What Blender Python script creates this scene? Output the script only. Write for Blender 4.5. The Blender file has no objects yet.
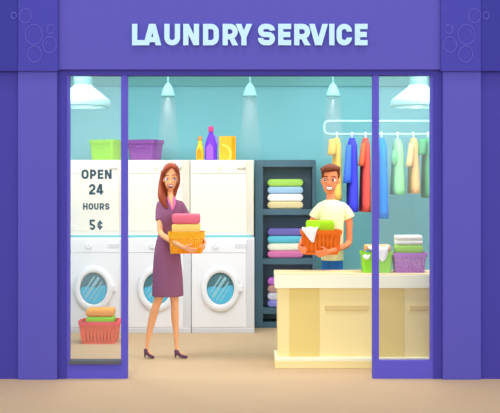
import bpy, bmesh, math, random
from mathutils import Vector, Matrix, noise
random.seed(5)
PI = math.pi
SC = bpy.context.scene
COL = SC.collection
F, D0, HZ, EYE = 995.0, 8.0, 180.0, 1.6      # focal length (px), camera to shopfront, horizon row, eye height


def P(px, py, Y):
    """a point seen at pixel (px, py) standing at depth Y behind the shopfront"""
    d = D0 + Y
    return Vector(((px - 250) * d / F, Y, EYE - (py - HZ) * d / F))


def X(px, Y): return (px - 250) * (D0 + Y) / F
def Z(py, Y): return EYE - (py - HZ) * (D0 + Y) / F
def S(n, Y): return n * (D0 + Y) / F


# ------------------------------------------------------------------ materials
def lin(c):
    def f(v):
        v /= 255.0
        return v / 12.92 if v <= 0.04045 else ((v + 0.055) / 1.055) ** 2.4
    return tuple(f(v) for v in c)


GAIN_IN, GAIN_OUT = 1.0, 1.0
MATS = {}


def mat(name, rgb, rough=0.7, spec=0.15, var=0.0, scale=6.0, gain=1.0, metal=0.0):
    if name in MATS: return MATS[name]
    m = bpy.data.materials.new(name); m.use_nodes = True
    nt = m.node_tree; b = nt.nodes['Principled BSDF']
    c = tuple(min(0.93, v * gain) for v in lin(rgb))
    b.inputs['Roughness'].default_value = rough
    b.inputs['Specular IOR Level'].default_value = spec
    b.inputs['Metallic'].default_value = metal
    if var > 0:
        tc = nt.nodes.new('ShaderNodeTexCoord'); nz = nt.nodes.new('ShaderNodeTexNoise')
        nz.inputs['Scale'].default_value = scale; nz.inputs['Detail'].default_value = 3
        mx = nt.nodes.new('ShaderNodeMix'); mx.data_type = 'RGBA'
        mx.inputs[6].default_value = tuple(min(0.95, v * (1 + var)) for v in c) + (1,)
        mx.inputs[7].default_value = tuple(v * (1 - var) for v in c) + (1,)
        nt.links.new(tc.outputs['Object'], nz.inputs['Vector'])
        nt.links.new(nz.outputs['Fac'], mx.inputs[0])
        nt.links.new(mx.outputs[2], b.inputs['Base Color'])
    else:
        b.inputs['Base Color'].default_value = c + (1,)
    MATS[name] = m
    return m


def dots_mat(name, rgb, rgb2, scale=60.0, thr=0.3, gain=1.0):
    """moulded basket plastic with a speckled weave"""
    if name in MATS: return MATS[name]
    m = mat(name, rgb, 0.6, 0.2, gain=gain); nt = m.node_tree; b = nt.nodes['Principled BSDF']
    tc = nt.nodes.new('ShaderNodeTexCoord'); vo = nt.nodes.new('ShaderNodeTexVoronoi')
    vo.inputs['Scale'].default_value = scale; vo.inputs['Randomness'].default_value = 0.35
    rp = nt.nodes.new('ShaderNodeValToRGB')
    rp.color_ramp.elements[0].position = thr; rp.color_ramp.elements[1].position = thr + 0.12
    rp.color_ramp.elements[0].color = tuple(min(.93, v * gain) for v in lin(rgb2)) + (1,)
    rp.color_ramp.elements[1].color = tuple(min(.93, v * gain) for v in lin(rgb)) + (1,)
    nt.links.new(tc.outputs['Object'], vo.inputs['Vector'])
    nt.links.new(vo.outputs['Distance'], rp.inputs['Fac'])
    nt.links.new(rp.outputs['Color'], b.inputs['Base Color'])
    return m


def glass_mat(name, tint, veil, amount, gloss=0.03):
    m = bpy.data.materials.new(name); m.use_nodes = True; nt = m.node_tree
    for n in list(nt.nodes):
        if n.type != 'OUTPUT_MATERIAL': nt.nodes.remove(n)
    out = [n for n in nt.nodes if n.type == 'OUTPUT_MATERIAL'][0]
    tr = nt.nodes.new('ShaderNodeBsdfTransparent'); tr.inputs[0].default_value = tuple(tint) + (1,)
    df = nt.nodes.new('ShaderNodeBsdfDiffuse'); df.inputs[0].default_value = tuple(veil) + (1,)
    gl = nt.nodes.new('ShaderNodeBsdfGlossy'); gl.inputs['Roughness'].default_value = 0.05
    m1 = nt.nodes.new('ShaderNodeMixShader'); m1.inputs[0].default_value = amount
    m2 = nt.nodes.new('ShaderNodeMixShader'); m2.inputs[0].default_value = gloss
    nt.links.new(tr.outputs[0], m1.inputs[1]); nt.links.new(df.outputs[0], m1.inputs[2])
    nt.links.new(m1.outputs[0], m2.inputs[1]); nt.links.new(gl.outputs[0], m2.inputs[2])
    nt.links.new(m2.outputs[0], out.inputs[0])
    return m


def haze_mat(name, density, z_top, z_bot):
    m = bpy.data.materials.new(name); m.use_nodes = True; nt = m.node_tree
    for n in list(nt.nodes):
        if n.type != 'OUTPUT_MATERIAL': nt.nodes.remove(n)
    out = [n for n in nt.nodes if n.type == 'OUTPUT_MATERIAL'][0]
    vs = nt.nodes.new('ShaderNodeVolumeScatter'); vs.inputs['Color'].default_value = (1, .97, .97, 1)
    tc = nt.nodes.new('ShaderNodeTexCoord'); sp = nt.nodes.new('ShaderNodeSeparateXYZ')
    mr = nt.nodes.new('ShaderNodeMapRange')
    mr.inputs['From Min'].default_value = z_bot; mr.inputs['From Max'].default_value = z_top
    mr.inputs['To Min'].default_value = 0.15 * density; mr.inputs['To Max'].default_value = density
    nt.links.new(tc.outputs['Object'], sp.inputs[0]); nt.links.new(sp.outputs['Z'], mr.inputs['Value'])
    nt.links.new(mr.outputs[0], vs.inputs['Density']); nt.links.new(vs.outputs[0], out.inputs['Volume'])
    return m


# ------------------------------------------------------------------ mesh helpers
def new_bm(): return bmesh.new()


def bx(bm, x0, x1, y0, y1, z0, z1, bev=0.0, seg=2):
    r = bmesh.ops.create_cube(bm, size=1.0)
    vs = r['verts']
    for v in vs:
        v.co = Vector(((x0 + x1) / 2 + v.co.x * (x1 - x0), (y0 + y1) / 2 + v.co.y * (y1 - y0), (z0 + z1) / 2 + v.co.z * (z1 - z0)))
    if bev > 0:
        es = list({e for v in vs for e in v.link_edges})
        bmesh.ops.bevel(bm, geom=es, offset=bev, segments=seg, profile=0.5, affect='EDGES')
    return bm


def loft(bm, rings, cap=True):
    """rings: lists of Vectors of equal length, joined into a closed tube"""
    rs = [[bm.verts.new(p) for p in r] for r in rings]
    n = len(rs[0])
    for a, b in zip(rs, rs[1:]):
        for i in range(n):
            bm.faces.new((a[i], a[(i + 1) % n], b[(i + 1) % n], b[i]))
    if cap:
        bm.faces.new(list(reversed(rs[0]))); bm.faces.new(rs[-1])
    return bm


def ring(c, u, v, ru, rv, n=16, pw=1.0):
    out = []
    for i in range(n):
        a = 2 * PI * i / n
        ca, sa = math.cos(a), math.sin(a)
        if pw != 1.0:
            ca = math.copysign(abs(ca) ** pw, ca); sa = math.copysign(abs(sa) ** pw, sa)
        out.append(Vector(c) + u * (ca * ru) + v * (sa * rv))
    return out


def lathe(bm, c, prof, n=24, axis='z'):
    c = Vector(c)
    u, v, w = {'z': (Vector((1, 0, 0)), Vector((0, 1, 0)), Vector((0, 0, 1))),
               'y': (Vector((1, 0, 0)), Vector((0, 0, 1)), Vector((0, -1, 0)))}[axis]
    loft(bm, [ring(c + w * h, u, v, max(r, 1e-4), max(r, 1e-4), n) for r, h in prof])
    return bm


def tube(bm, pts, rad, n=10, flat=1.0, cuff=False):
    """round tube along pts with a radius per point and rounded ends"""
    pts = [Vector(p) for p in pts]
    if not isinstance(rad, (list, tuple)): rad = [rad] * len(pts)
    rings = []
    t0 = (pts[1] - pts[0]).normalized()
    ref = Vector((0, 1, 0)) if abs(t0.y) < 0.85 else Vector((1, 0, 0))
    u = (ref - t0 * ref.dot(t0)).normalized()
    N = len(pts)
    for i, p in enumerate(pts):
        t = (pts[min(i + 1, N - 1)] - pts[max(i - 1, 0)]).normalized()
        u = (u - t * u.dot(t)).normalized(); v = t.cross(u)
        if i == 0:
            for k in (0.05, 0.5, 0.85): rings.append(ring(p - t * rad[0] * math.sqrt(1 - k * k) * .9, u, v, rad[0] * k * flat, rad[0] * k, n))
        rings.append(ring(p, u, v, rad[i] * flat, rad[i], n))
        if i == N - 1 and not cuff:
            for k in (0.85, 0.5, 0.05): rings.append(ring(p + t * rad[i] * math.sqrt(1 - k * k) * .9, u, v, rad[i] * k * flat, rad[i] * k, n))
    loft(bm, rings)
    return bm


def smooth_path(pts, k=5):
    """Catmull-Rom through points (any tuples)"""
    pts = [tuple(p) for p in pts]; out = []
    n = len(pts)
    for i in range(n - 1):
        p0, p1, p2, p3 = pts[max(i - 1, 0)], pts[i], pts[i + 1], pts[min(i + 2, n - 1)]
        for j in range(k):
            t = j / k
            out.append(tuple(0.5 * (2 * b + (c - a) * t + (2 * a - 5 * b + 4 * c - d) * t * t + (3 * b - a - 3 * c + d) * t ** 3)
                             for a, b, c, d in zip(p0, p1, p2, p3)))
    out.append(pts[-1])
    return out


def limb(bm, joints, n=12, k=5, flat=1.0, cuff=False):
    """joints: (Vector, radius)"""
    sp = smooth_path([tuple(p) + (r,) for p, r in joints], k)
    tube(bm, [Vector(s[:3]) for s in sp], [s[3] for s in sp], n, flat, cuff)


def ball(bm, c, r, seg=20, rot=None):
    if not isinstance(r, (tuple, list)): r = (r, r, r)
    M = Matrix.Translation(Vector(c))
    if rot is not None: M = M @ rot
    bmesh.ops.create_uvsphere(bm, u_segments=seg, v_segments=max(8, seg // 2), radius=1.0, matrix=M @ Matrix.Diagonal((r[0], r[1], r[2], 1)))


def obj(name, bm, material, parent=None, smooth=False, world=False):
    bmesh.ops.recalc_face_normals(bm, faces=bm.faces)
    me = bpy.data.meshes.new(name)
    bm.to_mesh(me); bm.free()
    me.materials.append(material)
    if smooth:
        for p in me.polygons: p.use_smooth = True
    o = bpy.data.objects.new(name, me); COL.objects.link(o)
    if parent is not None:
        o.parent = parent
        if world:                                      # the mesh was made in world coordinates
            w = Matrix.Translation(-origin(parent))
            me.transform(w)
    return o


def origin(o):
    v = Vector(o.location)
    while o.parent is not None:
        o = o.parent; v = v + Vector(o.location)
    return v


def remeshed(name, bm, material, voxel, parent, smooth_iter=4, factor=0.5):
    """fuse the overlapping closed shapes into one continuous skin"""
    bmesh.ops.recalc_face_normals(bm, faces=bm.faces)
    me = bpy.data.meshes.new('tmp'); bm.to_mesh(me); bm.free()
    t = bpy.data.objects.new('tmp', me); COL.objects.link(t)
    r = t.modifiers.new('r', 'REMESH'); r.mode = 'VOXEL'; r.voxel_size = voxel
    if smooth_iter:
        s = t.modifiers.new('s', 'SMOOTH'); s.iterations = smooth_iter; s.factor = factor
    dg = bpy.context.evaluated_depsgraph_get()
    nm = bpy.data.meshes.new_from_object(t.evaluated_get(dg))
    bpy.data.objects.remove(t)
    nm.name = name; nm.materials.clear(); nm.materials.append(material)
    nm.transform(Matrix.Translation(-origin(parent)))
    for p in nm.polygons: p.use_smooth = True
    o = bpy.data.objects.new(name, nm); COL.objects.link(o); o.parent = parent
    return o


def thing(name, label, cat, loc=(0, 0, 0), rz=0, group=None):
    o = bpy.data.objects.new(name, None); COL.objects.link(o)
    o.empty_display_size = 0.1
    o.location = loc; o.rotation_euler = (0, 0, rz)
    return tag(o, label, cat, group)


def tag(o, label, cat, group=None):
    o['label'] = label; o['category'] = cat
    if group: o['group'] = group
    return o


def struct(name, bm, m, parent=None, smooth=False):
    o = obj(name, bm, m, parent, smooth)
    if parent is None: o['kind'] = 'structure'
    return o


def recenter(o):
    """move a world-built top-level mesh's origin to the middle of its base"""
    me = o.data
    xs = [v.co.x for v in me.vertices]; ys = [v.co.y for v in me.vertices]; zs = [v.co.z for v in me.vertices]
    c = Vector(((min(xs) + max(xs)) / 2, (min(ys) + max(ys)) / 2, min(zs)))
    me.transform(Matrix.Translation(-c)); o.location = c
    return o


# ------------------------------------------------------------------ lettering: strokes of even width
def arc(cx, cy, rx, ry, a0, a1, n=7):
    return [(cx + rx * math.cos(math.radians(a0 + (a1 - a0) * i / n)), cy + ry * math.sin(math.radians(a0 + (a1 - a0) * i / n))) for i in range(n + 1)]


def glyph(ch, W, H, t):
    """returns strokes (polylines) and polygons in a W x H box"""
    h = t / 2; x0, x1, y0, y1 = h, W - h, h, H - h; ym = H * .5
    r = min((x1 - x0) / 2, H * .24)
    st, pg = [], []
    if ch == 'L': st = [[(x0, H), (x0, y0), (W, y0)]]
    elif ch == 'A':
        st = [[(W * .2, H * .27), (W * .8, H * .27)]]; q = t * 1.08
        pg = [[(0, 0), (q, 0), (W / 2 + q * .42, H), (W / 2 - q * .58, H)], [(W, 0), (W - q, 0), (W / 2 - q * .42, H), (W / 2 + q * .58, H)]]
    elif ch == 'U': st = [[(x0, H)] + arc(x0 + r, y0 + r, r, r, 180, 270) + arc(x1 - r, y0 + r, r, r, 270, 360) + [(x1, H)]]
    elif ch == 'N':
        st = [[(x0, 0), (x0, H)], [(x1, 0), (x1, H)]]; pg = [[(0, H), (t * 1.05, H), (W, 0), (W - t * 1.05, 0)]]
    elif ch == 'D': st = [[(x0, 0), (x0, y1)] + arc(x1 - r, y1 - r, r, r, 90, 0) + arc(x1 - r, y0 + r, r, r, 0, -90) + [(x0 + h, y0)]]
    elif ch in 'RP':
        yb = H * .40; q = (y1 - yb) / 2
        st = [[(x0, 0), (x0, y1)] + arc(x1 - q, y1 - q, q, q, 90, -90) + [(x0 + h, yb)]]
        if ch == 'R': pg = [[(W * .38, yb), (W * .38 + t * 1.05, yb), (W * 1.02, 0), (W * 1.02 - t * 1.12, 0)]]
    elif ch == 'Y':
        st = [[(W / 2, H * .42), (W / 2, 0)]]; q = t * 1.12
        pg = [[(0, H), (q, H), (W / 2 + t / 2, H * .38), (W / 2 - t / 2, H * .38)], [(W, H), (W - q, H), (W / 2 - t / 2, H * .38), (W / 2 + t / 2, H * .38)]]
    elif ch == 'S':
        ra = (y1 - ym) / 2
        st = [[(x1, H * .69)] + arc(x1 - r, y1 - ra, r, ra, 10, 90) + arc(x0 + ra, y1 - ra, ra, ra, 90, 270) + arc(x1 - ra, y0 + ra, ra, ra, 90, -90) + arc(x0 + r, y0 + ra, r, ra, 270, 172)]
    elif ch == 'E': st = [[(x0, 0), (x0, H)], [(x0, y0), (W, y0)], [(x0, y1), (W, y1)], [(x0, ym), (W * .93, ym)]]
    elif ch == 'H': st = [[(x0, 0), (x0, H)], [(x1, 0), (x1, H)], [(x0, ym), (x1, ym)]]
    elif ch == 'V':
        q = t * 1.08
        pg = [[(0, H), (q, H), (W / 2 + q * .42, 0), (W / 2 - q * .58, 0)], [(W, H), (W - q, H), (W / 2 - q * .42, 0), (W / 2 + q * .58, 0)]]
    elif ch == 'I': st = [[(W / 2, 0), (W / 2, H)]]
    elif ch == 'C': st = [[(x1, H * .64)] + arc(x1 - r, y1 - r, r, r, 0, 90) + arc(x0 + r, y1 - r, r, r, 90, 180) + arc(x0 + r, y0 + r, r, r, 180, 270) + arc(x1 - r, y0 + r, r, r, 270, 360) + [(x1, H * .36)]]
    elif ch == 'O': st = [[(x0, ym)] + arc(x0 + r, y1 - r, r, r, 180, 90) + arc(x1 - r, y1 - r, r, r, 90, 0) + arc(x1 - r, y0 + r, r, r, 0, -90) + arc(x0 + r, y0 + r, r, r, 270, 180) + [(x0, ym)]]
    elif ch == '2': st = [[(x0, H * .66)] + arc(W / 2, y1 - r, (x1 - x0) / 2, r, 180, 0) + [(x1, H * .58), (x0, y0 + t * .35), (x0, y0), (W, y0)]]
    elif ch == '4': st = [[(W * .66, 0), (W * .66, H)], [(W * .60, H), (x0, H * .33)], [(0, H * .27), (W, H * .27)]]
    elif ch == '5':
        st = [[(W * .94, y1), (x0, y1), (x0, H * .55)] + arc(x1 - r, y0 + r * 1.1, r, r * 1.1, 90, -90) + arc(x0 + r, y0 + r, r, r, 270, 190)]
    elif ch == '¢':
        a, b = H * .14, H * .86
        st = [[(x1, H * .60)] + arc(W / 2, H * .62, (x1 - x0) / 2, b - h - H * .62, 20, 180) + arc(W / 2, H * .38, (x1 - x0) / 2, H * .38 - a - h, 180, 340) + [(x1, H * .40)], [(W / 2, 0), (W / 2, H)]]
    return st, pg


def prism(bm, poly, M, depth):
    fr = [bm.verts.new(M(x, y, 0)) for x, y in poly]; bk = [bm.verts.new(M(x, y, depth)) for x, y in poly]
    n = len(poly)
    bm.faces.new(fr); bm.faces.new(list(reversed(bk)))
    for i in range(n): bm.faces.new((fr[i], bk[i], bk[(i + 1) % n], fr[(i + 1) % n]))


def stroke(bm, pts, t, M, depth):
    q = [Vector(p) for p in pts]
    p2 = [q[0]]
    for p in q[1:]:
        if (p - p2[-1]).length > 1e-5: p2.append(p)
    q = p2; L, R = [], []
    for i, p in enumerate(q):
        a = (q[i] - q[i - 1]).normalized() if i > 0 else None
        b = (q[i + 1] - q[i]).normalized() if i < len(q) - 1 else None
        if a is None: a = b
        if b is None: b = a
        na, nb = Vector((-a.y, a.x)), Vector((-b.y, b.x))
        m = (na + nb)
        m = m.normalized() if m.length > 1e-4 else na
        k = min(1.0 / max(m.dot(na), .25), 1.6)
        L.append(p + m * (t / 2 * k)); R.append(p - m * (t / 2 * k))
    lf = [bm.verts.new(M(v.x, v.y, 0)) for v in L]; rf = [bm.verts.new(M(v.x, v.y, 0)) for v in R]
    lb = [bm.verts.new(M(v.x, v.y, depth)) for v in L]; rb = [bm.verts.new(M(v.x, v.y, depth)) for v in R]
    for i in range(len(q) - 1):
        bm.faces.new((lf[i], lf[i + 1], rf[i + 1], rf[i])); bm.faces.new((lb[i], rb[i], rb[i + 1], lb[i + 1]))
        bm.faces.new((lf[i], lb[i], lb[i + 1], lf[i + 1])); bm.faces.new((rf[i], rf[i + 1], rb[i + 1], rb[i]))
    bm.faces.new((lf[0], rf[0], rb[0], lb[0])); bm.faces.new((lf[-1], lb[-1], rb[-1], rf[-1]))


def letter(bm, ch, px0, px1, py0, py1, tpx, Y, depth):
    """letter filling the box px0..px1, py0..py1 on a plane at depth Y"""
    o = P(px0, py1, Y); k = (D0 + Y) / F
    st, pg = glyph(ch, px1 - px0, py1 - py0, tpx)
    M = lambda x, y, d: Vector((o.x + x * k, Y + d, o.z + y * k))
    for i, s in enumerate(st):
        e = min(.0012, depth * .2) * i
        stroke(bm, s, tpx, lambda x, y, d, e=e: M(x, y, d - e), depth)
    for i, p in enumerate(pg): prism(bm, p, lambda x, y, d, i=i: M(x, y, d + (i + 1) * min(.001, depth * .2)), depth)


# ------------------------------------------------------------------ palette
GI = 1.0      # gain on interior paints
GO = 0.84      # gain on exterior paints
m_wall = mat('teal wall paint', (133, 200, 207), .9, .05, .015, 3, GI)
m_lintel_shade = mat('deeper teal lintel shade', (120, 183, 183), .9, .05, gain=GI)
m_floor = mat('tan floor', (204, 173, 138), .85, .08, .02, 2.5, GI)
m_ceil = mat('ceiling paint', (235, 245, 245), .9, .05)
m_ind = mat('indigo facade paint', (75, 69, 168), .7, .1, .012, 4, GO)
m_ind_light = mat('violet facade paint', (97, 91, 190), .7, .1, .012, 4, GO)
m_ind_mid = mat('mid indigo facade paint', (76, 73, 176), .7, .1, .012, 4, GO)
m_ind_dark = mat('deep indigo facade paint', (62, 61, 158), .7, .1, .012, 4, GO)
m_frame = mat('violet window frame', (100, 91, 206), .6, .15, gain=GO)
m_sill = mat('grey sill', (92, 92, 98), .7, .1)
m_sign = mat('pale blue sign letters', (192, 226, 248), .6, .1)
m_bubble = mat('violet bubble outline', (106, 100, 206), .6, .1, gain=GO)
m_decal = mat('slate lettering', (66, 92, 103), .8, .05)
m_white = mat('white enamel', (243, 243, 245), .5, .2)
m_white2 = mat('cool grey enamel and shaded side', (221, 222, 226), .5, .2)
m_grey = mat('pale grey fittings', (205, 206, 210), .5, .2)
m_cream = mat('cream enamel', (237, 232, 216), .5, .2)
m_cream2 = mat('beige enamel and shaded side', (222, 213, 196), .5, .2)
m_beige = mat('beige fittings', (196, 186, 168), .5, .2)
m_tealpad = mat('teal stacking pad', (120, 190, 198), .7, .1)
m_slate = mat('slate shelving', (84, 113, 128), .7, .1, .015, 5)
m_slate_dark = mat('slate backing board', (122, 146, 160), .8, .08)
m_lamp = mat('pale mint lamp enamel', (142, 202, 201), .4, .25)
m_rail = mat('pale mint rail enamel', (176, 234, 234), .4, .3)
m_counter_top = mat('cream worktop', (255, 253, 218), .5, .2)
m_counter_edge = mat('tan worktop surface', (236, 208, 158), .6, .15)
m_counter = mat('straw counter board', (245, 226, 162), .7, .1, .01, 4)
m_counter_dk = mat('ochre counter panel', (230, 207, 128), .7, .1, .02, 4)
m_counter_slot = mat('ochre drawer pull', (224, 200, 138), .7, .1)
m_skin_w = mat('woman skin', (255, 178, 126), .6, .2)
m_skin_m = mat('man skin', (242, 142, 94), .6, .2)
m_hair_w = mat('auburn hair', (150, 66, 36), .55, .3, .05, 30)
m_hair_m = mat('brown hair', (116, 56, 32), .55, .3, .05, 30)
m_dress = mat('plum dress cloth', (146, 92, 122), .85, .1, .02, 30)
m_collar = mat('pink collar cloth', (205, 110, 165), .8, .1)
m_shoe = mat('plum shoe leather', (102, 66, 92), .5, .3)
m_shirt = mat('pale yellow shirt cotton', (254, 250, 190), .85, .1, .01, 20)
m_jeans = mat('blue denim', (46, 110, 182), .85, .1, .05, 60)
m_eye = mat('eye white', (250, 250, 250), .3, .4)
m_iris = mat('grey blue iris', (70, 92, 110), .3, .4)
m_irisb = mat('brown iris', (60, 36, 28), .3, .4)
m_lip = mat('lip', (196, 84, 78), .5, .2)
m_mouth = mat('open mouth', (110, 40, 42), .6, .1)
m_teeth = mat('teeth', (253, 252, 250), .4, .3)
m_brow_w = mat('auburn brow', (150, 78, 52), .7, .1)
m_brow_m = mat('brown brow', (92, 44, 30), .7, .1)
C_ = lambda n, rgb: mat(n, rgb, .9, .06, .03, 40)
m_glass = glass_mat('shop window glass', (1, 1, 1), (.80, .90, .95), .022, .03)
m_doorglass = glass_mat('porthole glass', (1, 1, 1), (.8, .9, 1), .01, .02)

# ------------------------------------------------------------------ the setting
XW, YB, ZC = 2.75, 3.2, 2.9
bm = new_bm(); bx(bm, -7, 7, -7.0, YB + .1, -.05, 0)
struct('floor', bm, m_floor)
bm = new_bm(); bx(bm, -XW - .1, XW + .1, YB, YB + .1, 0, ZC + .1)
struct('wall_back', bm, m_wall)
bm = new_bm(); bx(bm, -XW - .1, -XW, .12, YB, 0, ZC + .1)
struct('wall_left', bm, m_wall)
bm = new_bm(); bx(bm, XW, XW + .1, .12, YB, 0, ZC + .1)
struct('wall_right', bm, m_wall)
bm = new_bm(); bx(bm, -XW, XW, .12, YB, ZC, ZC + .1)
struct('ceiling', bm, m_ceil)
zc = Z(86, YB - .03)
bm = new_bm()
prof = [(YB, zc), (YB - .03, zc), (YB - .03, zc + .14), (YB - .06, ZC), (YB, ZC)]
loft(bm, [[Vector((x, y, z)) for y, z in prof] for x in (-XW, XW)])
struct('trim_5', bm, m_lintel_shade)  # the lintel's shadow band, put in as a darker strip along the wall

# shopfront wall: one continuous wall with the wide opening left free
zl = Z(75, 0)
bm = new_bm()
bx(bm, -3.2, X(66, 0), 0, .12, 0, zl)
bx(bm, X(434, 0), 3.2, 0, .12, 0, zl)
bx(bm, -3.2, 3.2, 0, .12, zl, 4.0)
struct('wall_front', bm, m_ind)
# pilasters
for i, (a, b) in enumerate(((18, 57), (443, 481))):
    bm = new_bm(); y = -.03
    bx(bm, X(a, y), X(b, y), y, .0, 0, Z(69, y) , .003)
    struct('trim_%d' % (i + 1), bm, m_ind_light)
# fascia board and corner blocks over it
y = -.035
bm = new_bm(); bx(bm, X(58, y), X(441, y), y, 0, Z(69.5, y), 4.0, .003)
struct('trim_3', bm, m_ind_light)
for i, (a, b, c, d) in enumerate(((18, 58, -120, 18), (441, 481, 481, 620))):
    y = -.06
    bm = new_bm(); bx(bm, X(a, y), X(b, y), y, 0, Z(71, y), 4.0, .003)
    struct('trim_%d' % (6 + i), bm, m_ind_mid)
    y = -.05
    bm = new_bm(); bx(bm, X(c, y), X(d, y), y, 0, Z(71, y), 4.0, .003)
    struct('trim_%d' % (8 + i), bm, m_ind_dark)

# side windows
for i, (a, b, g0, g1, word) in enumerate(((66, 127, 69, 121, 'left'), (373, 434, 379, 431, 'right'))):
    w = bpy.data.objects.new('window_%d' % (i + 1), None); COL.objects.link(w); w['kind'] = 'structure'
    w.location = ((X(a, 0) + X(b, 0)) / 2, .05, 0)
    y0, y1 = .012, .085
    fr = new_bm()
    zb = Z(361, y0)
    bx(fr, X(a, 0), X(g0, y0), y0, y1, 0, zl)
    bx(fr, X(g1, y0), X(b, 0), y0, y1, 0, zl)
    bx(fr, X(g0, y0), X(g1, y0), y0, y1, 0, zb)
    obj('window_frame', fr, m_frame, w, world=True)
    gl = new_bm(); bx(gl, X(g0, y0), X(g1, y0), .05, .056, zb, zl)
    obj('glass_pane', gl, m_glass, w, world=True)
    sl = new_bm()
    if i == 0:
        bx(sl, X(g0, y0), X(g1, y0), y0 - .02, y1 + .02, zb - S(3.2, 0), zb + .002, .003)
        obj('window_sill', sl, m_sill, w, world=True)
    else:
        sl.free()

# ------------------------------------------------------------------ shop sign
sign = thing('shop_sign', 'pale blue raised capital letters reading laundry service on violet fascia', 'sign', P(249.5, 45.2, -.035))
boxes = [('L', 132, 144.3), ('A', 143.2, 161.2), ('U', 164.3, 180), ('N', 183.2, 199), ('D', 203, 218.8), ('R', 222.6, 237.8), ('Y', 235.6, 252.2),
         ('S', 258, 275), ('E', 278.2, 291.2), ('R', 294.2, 310.2), ('V', 309.2, 328), ('I', 329.2, 334.6), ('C', 336.6, 352), ('E', 355, 367.6)]
for ch, a, b in boxes:
    bm = new_bm(); letter(bm, ch, a, b, 23.8, 45.2, 5.2, -.035 - .026, .026)
    obj('letter', bm, m_sign, sign, world=True)

# bubble reliefs on the two corner blocks
for side, circ in (('left', [(25.4, 16.1, 6.4), (33.9, 34.7, 9), (50.8, 29.2, 4), (49.7, 44.9, 7.2), (34.7, 54.2, 7.3), (13.9, 15.6, 2.8)]),
                   ('right', [(474.4, 16.1, 6.4), (466.4, 34.7, 9), (449, 29.2, 4), (450, 44.9, 7), (465.6, 54.2, 7.3), (486, 15.6, 3.2)])):
    e = thing('bubble_emblem', 'cluster of violet soap bubble rings on the %s corner block of the fascia' % side, 'emblem', P(circ[1][0], 61, -.06))
    for cx, cy, r in circ:
        Yb = -.05 if (cx < 18 or cx > 481) else -.06
        c = P(cx, cy, Yb); rr = S(r, Yb); bm = new_bm()
        n = 36
        rings = []
        for k in range(n):
            a = 2 * PI * k / n; dv = Vector((.95 * math.cos(a), 0, 1.1 * math.sin(a)))
            w = S(.55, Yb)
            rings.append([c + dv * (rr + w) , c + dv * (rr + w * .5) + Vector((0, -.004, 0)), c + dv * (rr - w * .5) + Vector((0, -.004, 0)), c + dv * (rr - w)])
        rings.append(rings[0])
        vv = [[bm.verts.new(p) for p in r_] for r_ in rings[:-1]]
        for k in range(n):
            A, B = vv[k], vv[(k + 1) % n]
            for q in range(4): bm.faces.new((A[q], A[(q + 1) % 4], B[(q + 1) % 4], B[q]))
        # the small glint arc inside the ring
        if r > 3.5:
            sgn = -1 if side == 'left' else 1
            pts = [c + Vector((sgn * rr * .62 * math.cos(t), -.001, rr * .62 * math.sin(t))) for t in [math.radians(-10 + 14 * q) for q in range(6)]]
            tube(bm, pts, S(.35, Yb), 6)
        obj('bubble', bm, m_bubble, e, True, True)

# lettering on the left window
dec = thing('window_lettering', 'slate lettering on left window reading open 24 hours and a five cent price', 'lettering', P(96, 231, .05))
for wd, bxs, y0, y1, t in (('OPEN', [(81.5, 88.6), (90, 96.3), (97.7, 103.4), (104.8, 111.6)], 169.6, 179, 2.15),
                           ('24', [(89, 95.4), (96.4, 103.4)], 184, 194.6, 2.2),
                           ('HOURS', [(83, 87.6), (88.5, 93.2), (94, 98.6), (99.6, 104.2), (105, 109.4)], 203.2, 209.8, 1.5),
                           ('5¢', [(89.6, 95.2), (97.4, 102.6)], 219.6, 230, 2.0)):
    bm = new_bm()
    for ch, (a, b) in zip(wd, bxs):
        if ch == '¢': letter(bm, ch, a, b, y0 + .6, y1, 1.5, .0485, .0014)
        else: letter(bm, ch, a, b, y0, y1, t, .0485, .0014)
    obj('word', bm, m_decal, dec, world=True)

# ------------------------------------------------------------------ washers and dryers
YW = 2.40; pitch = S(63.4, YW); depthW = .62
zt = Z(238.3, YW)


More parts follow.
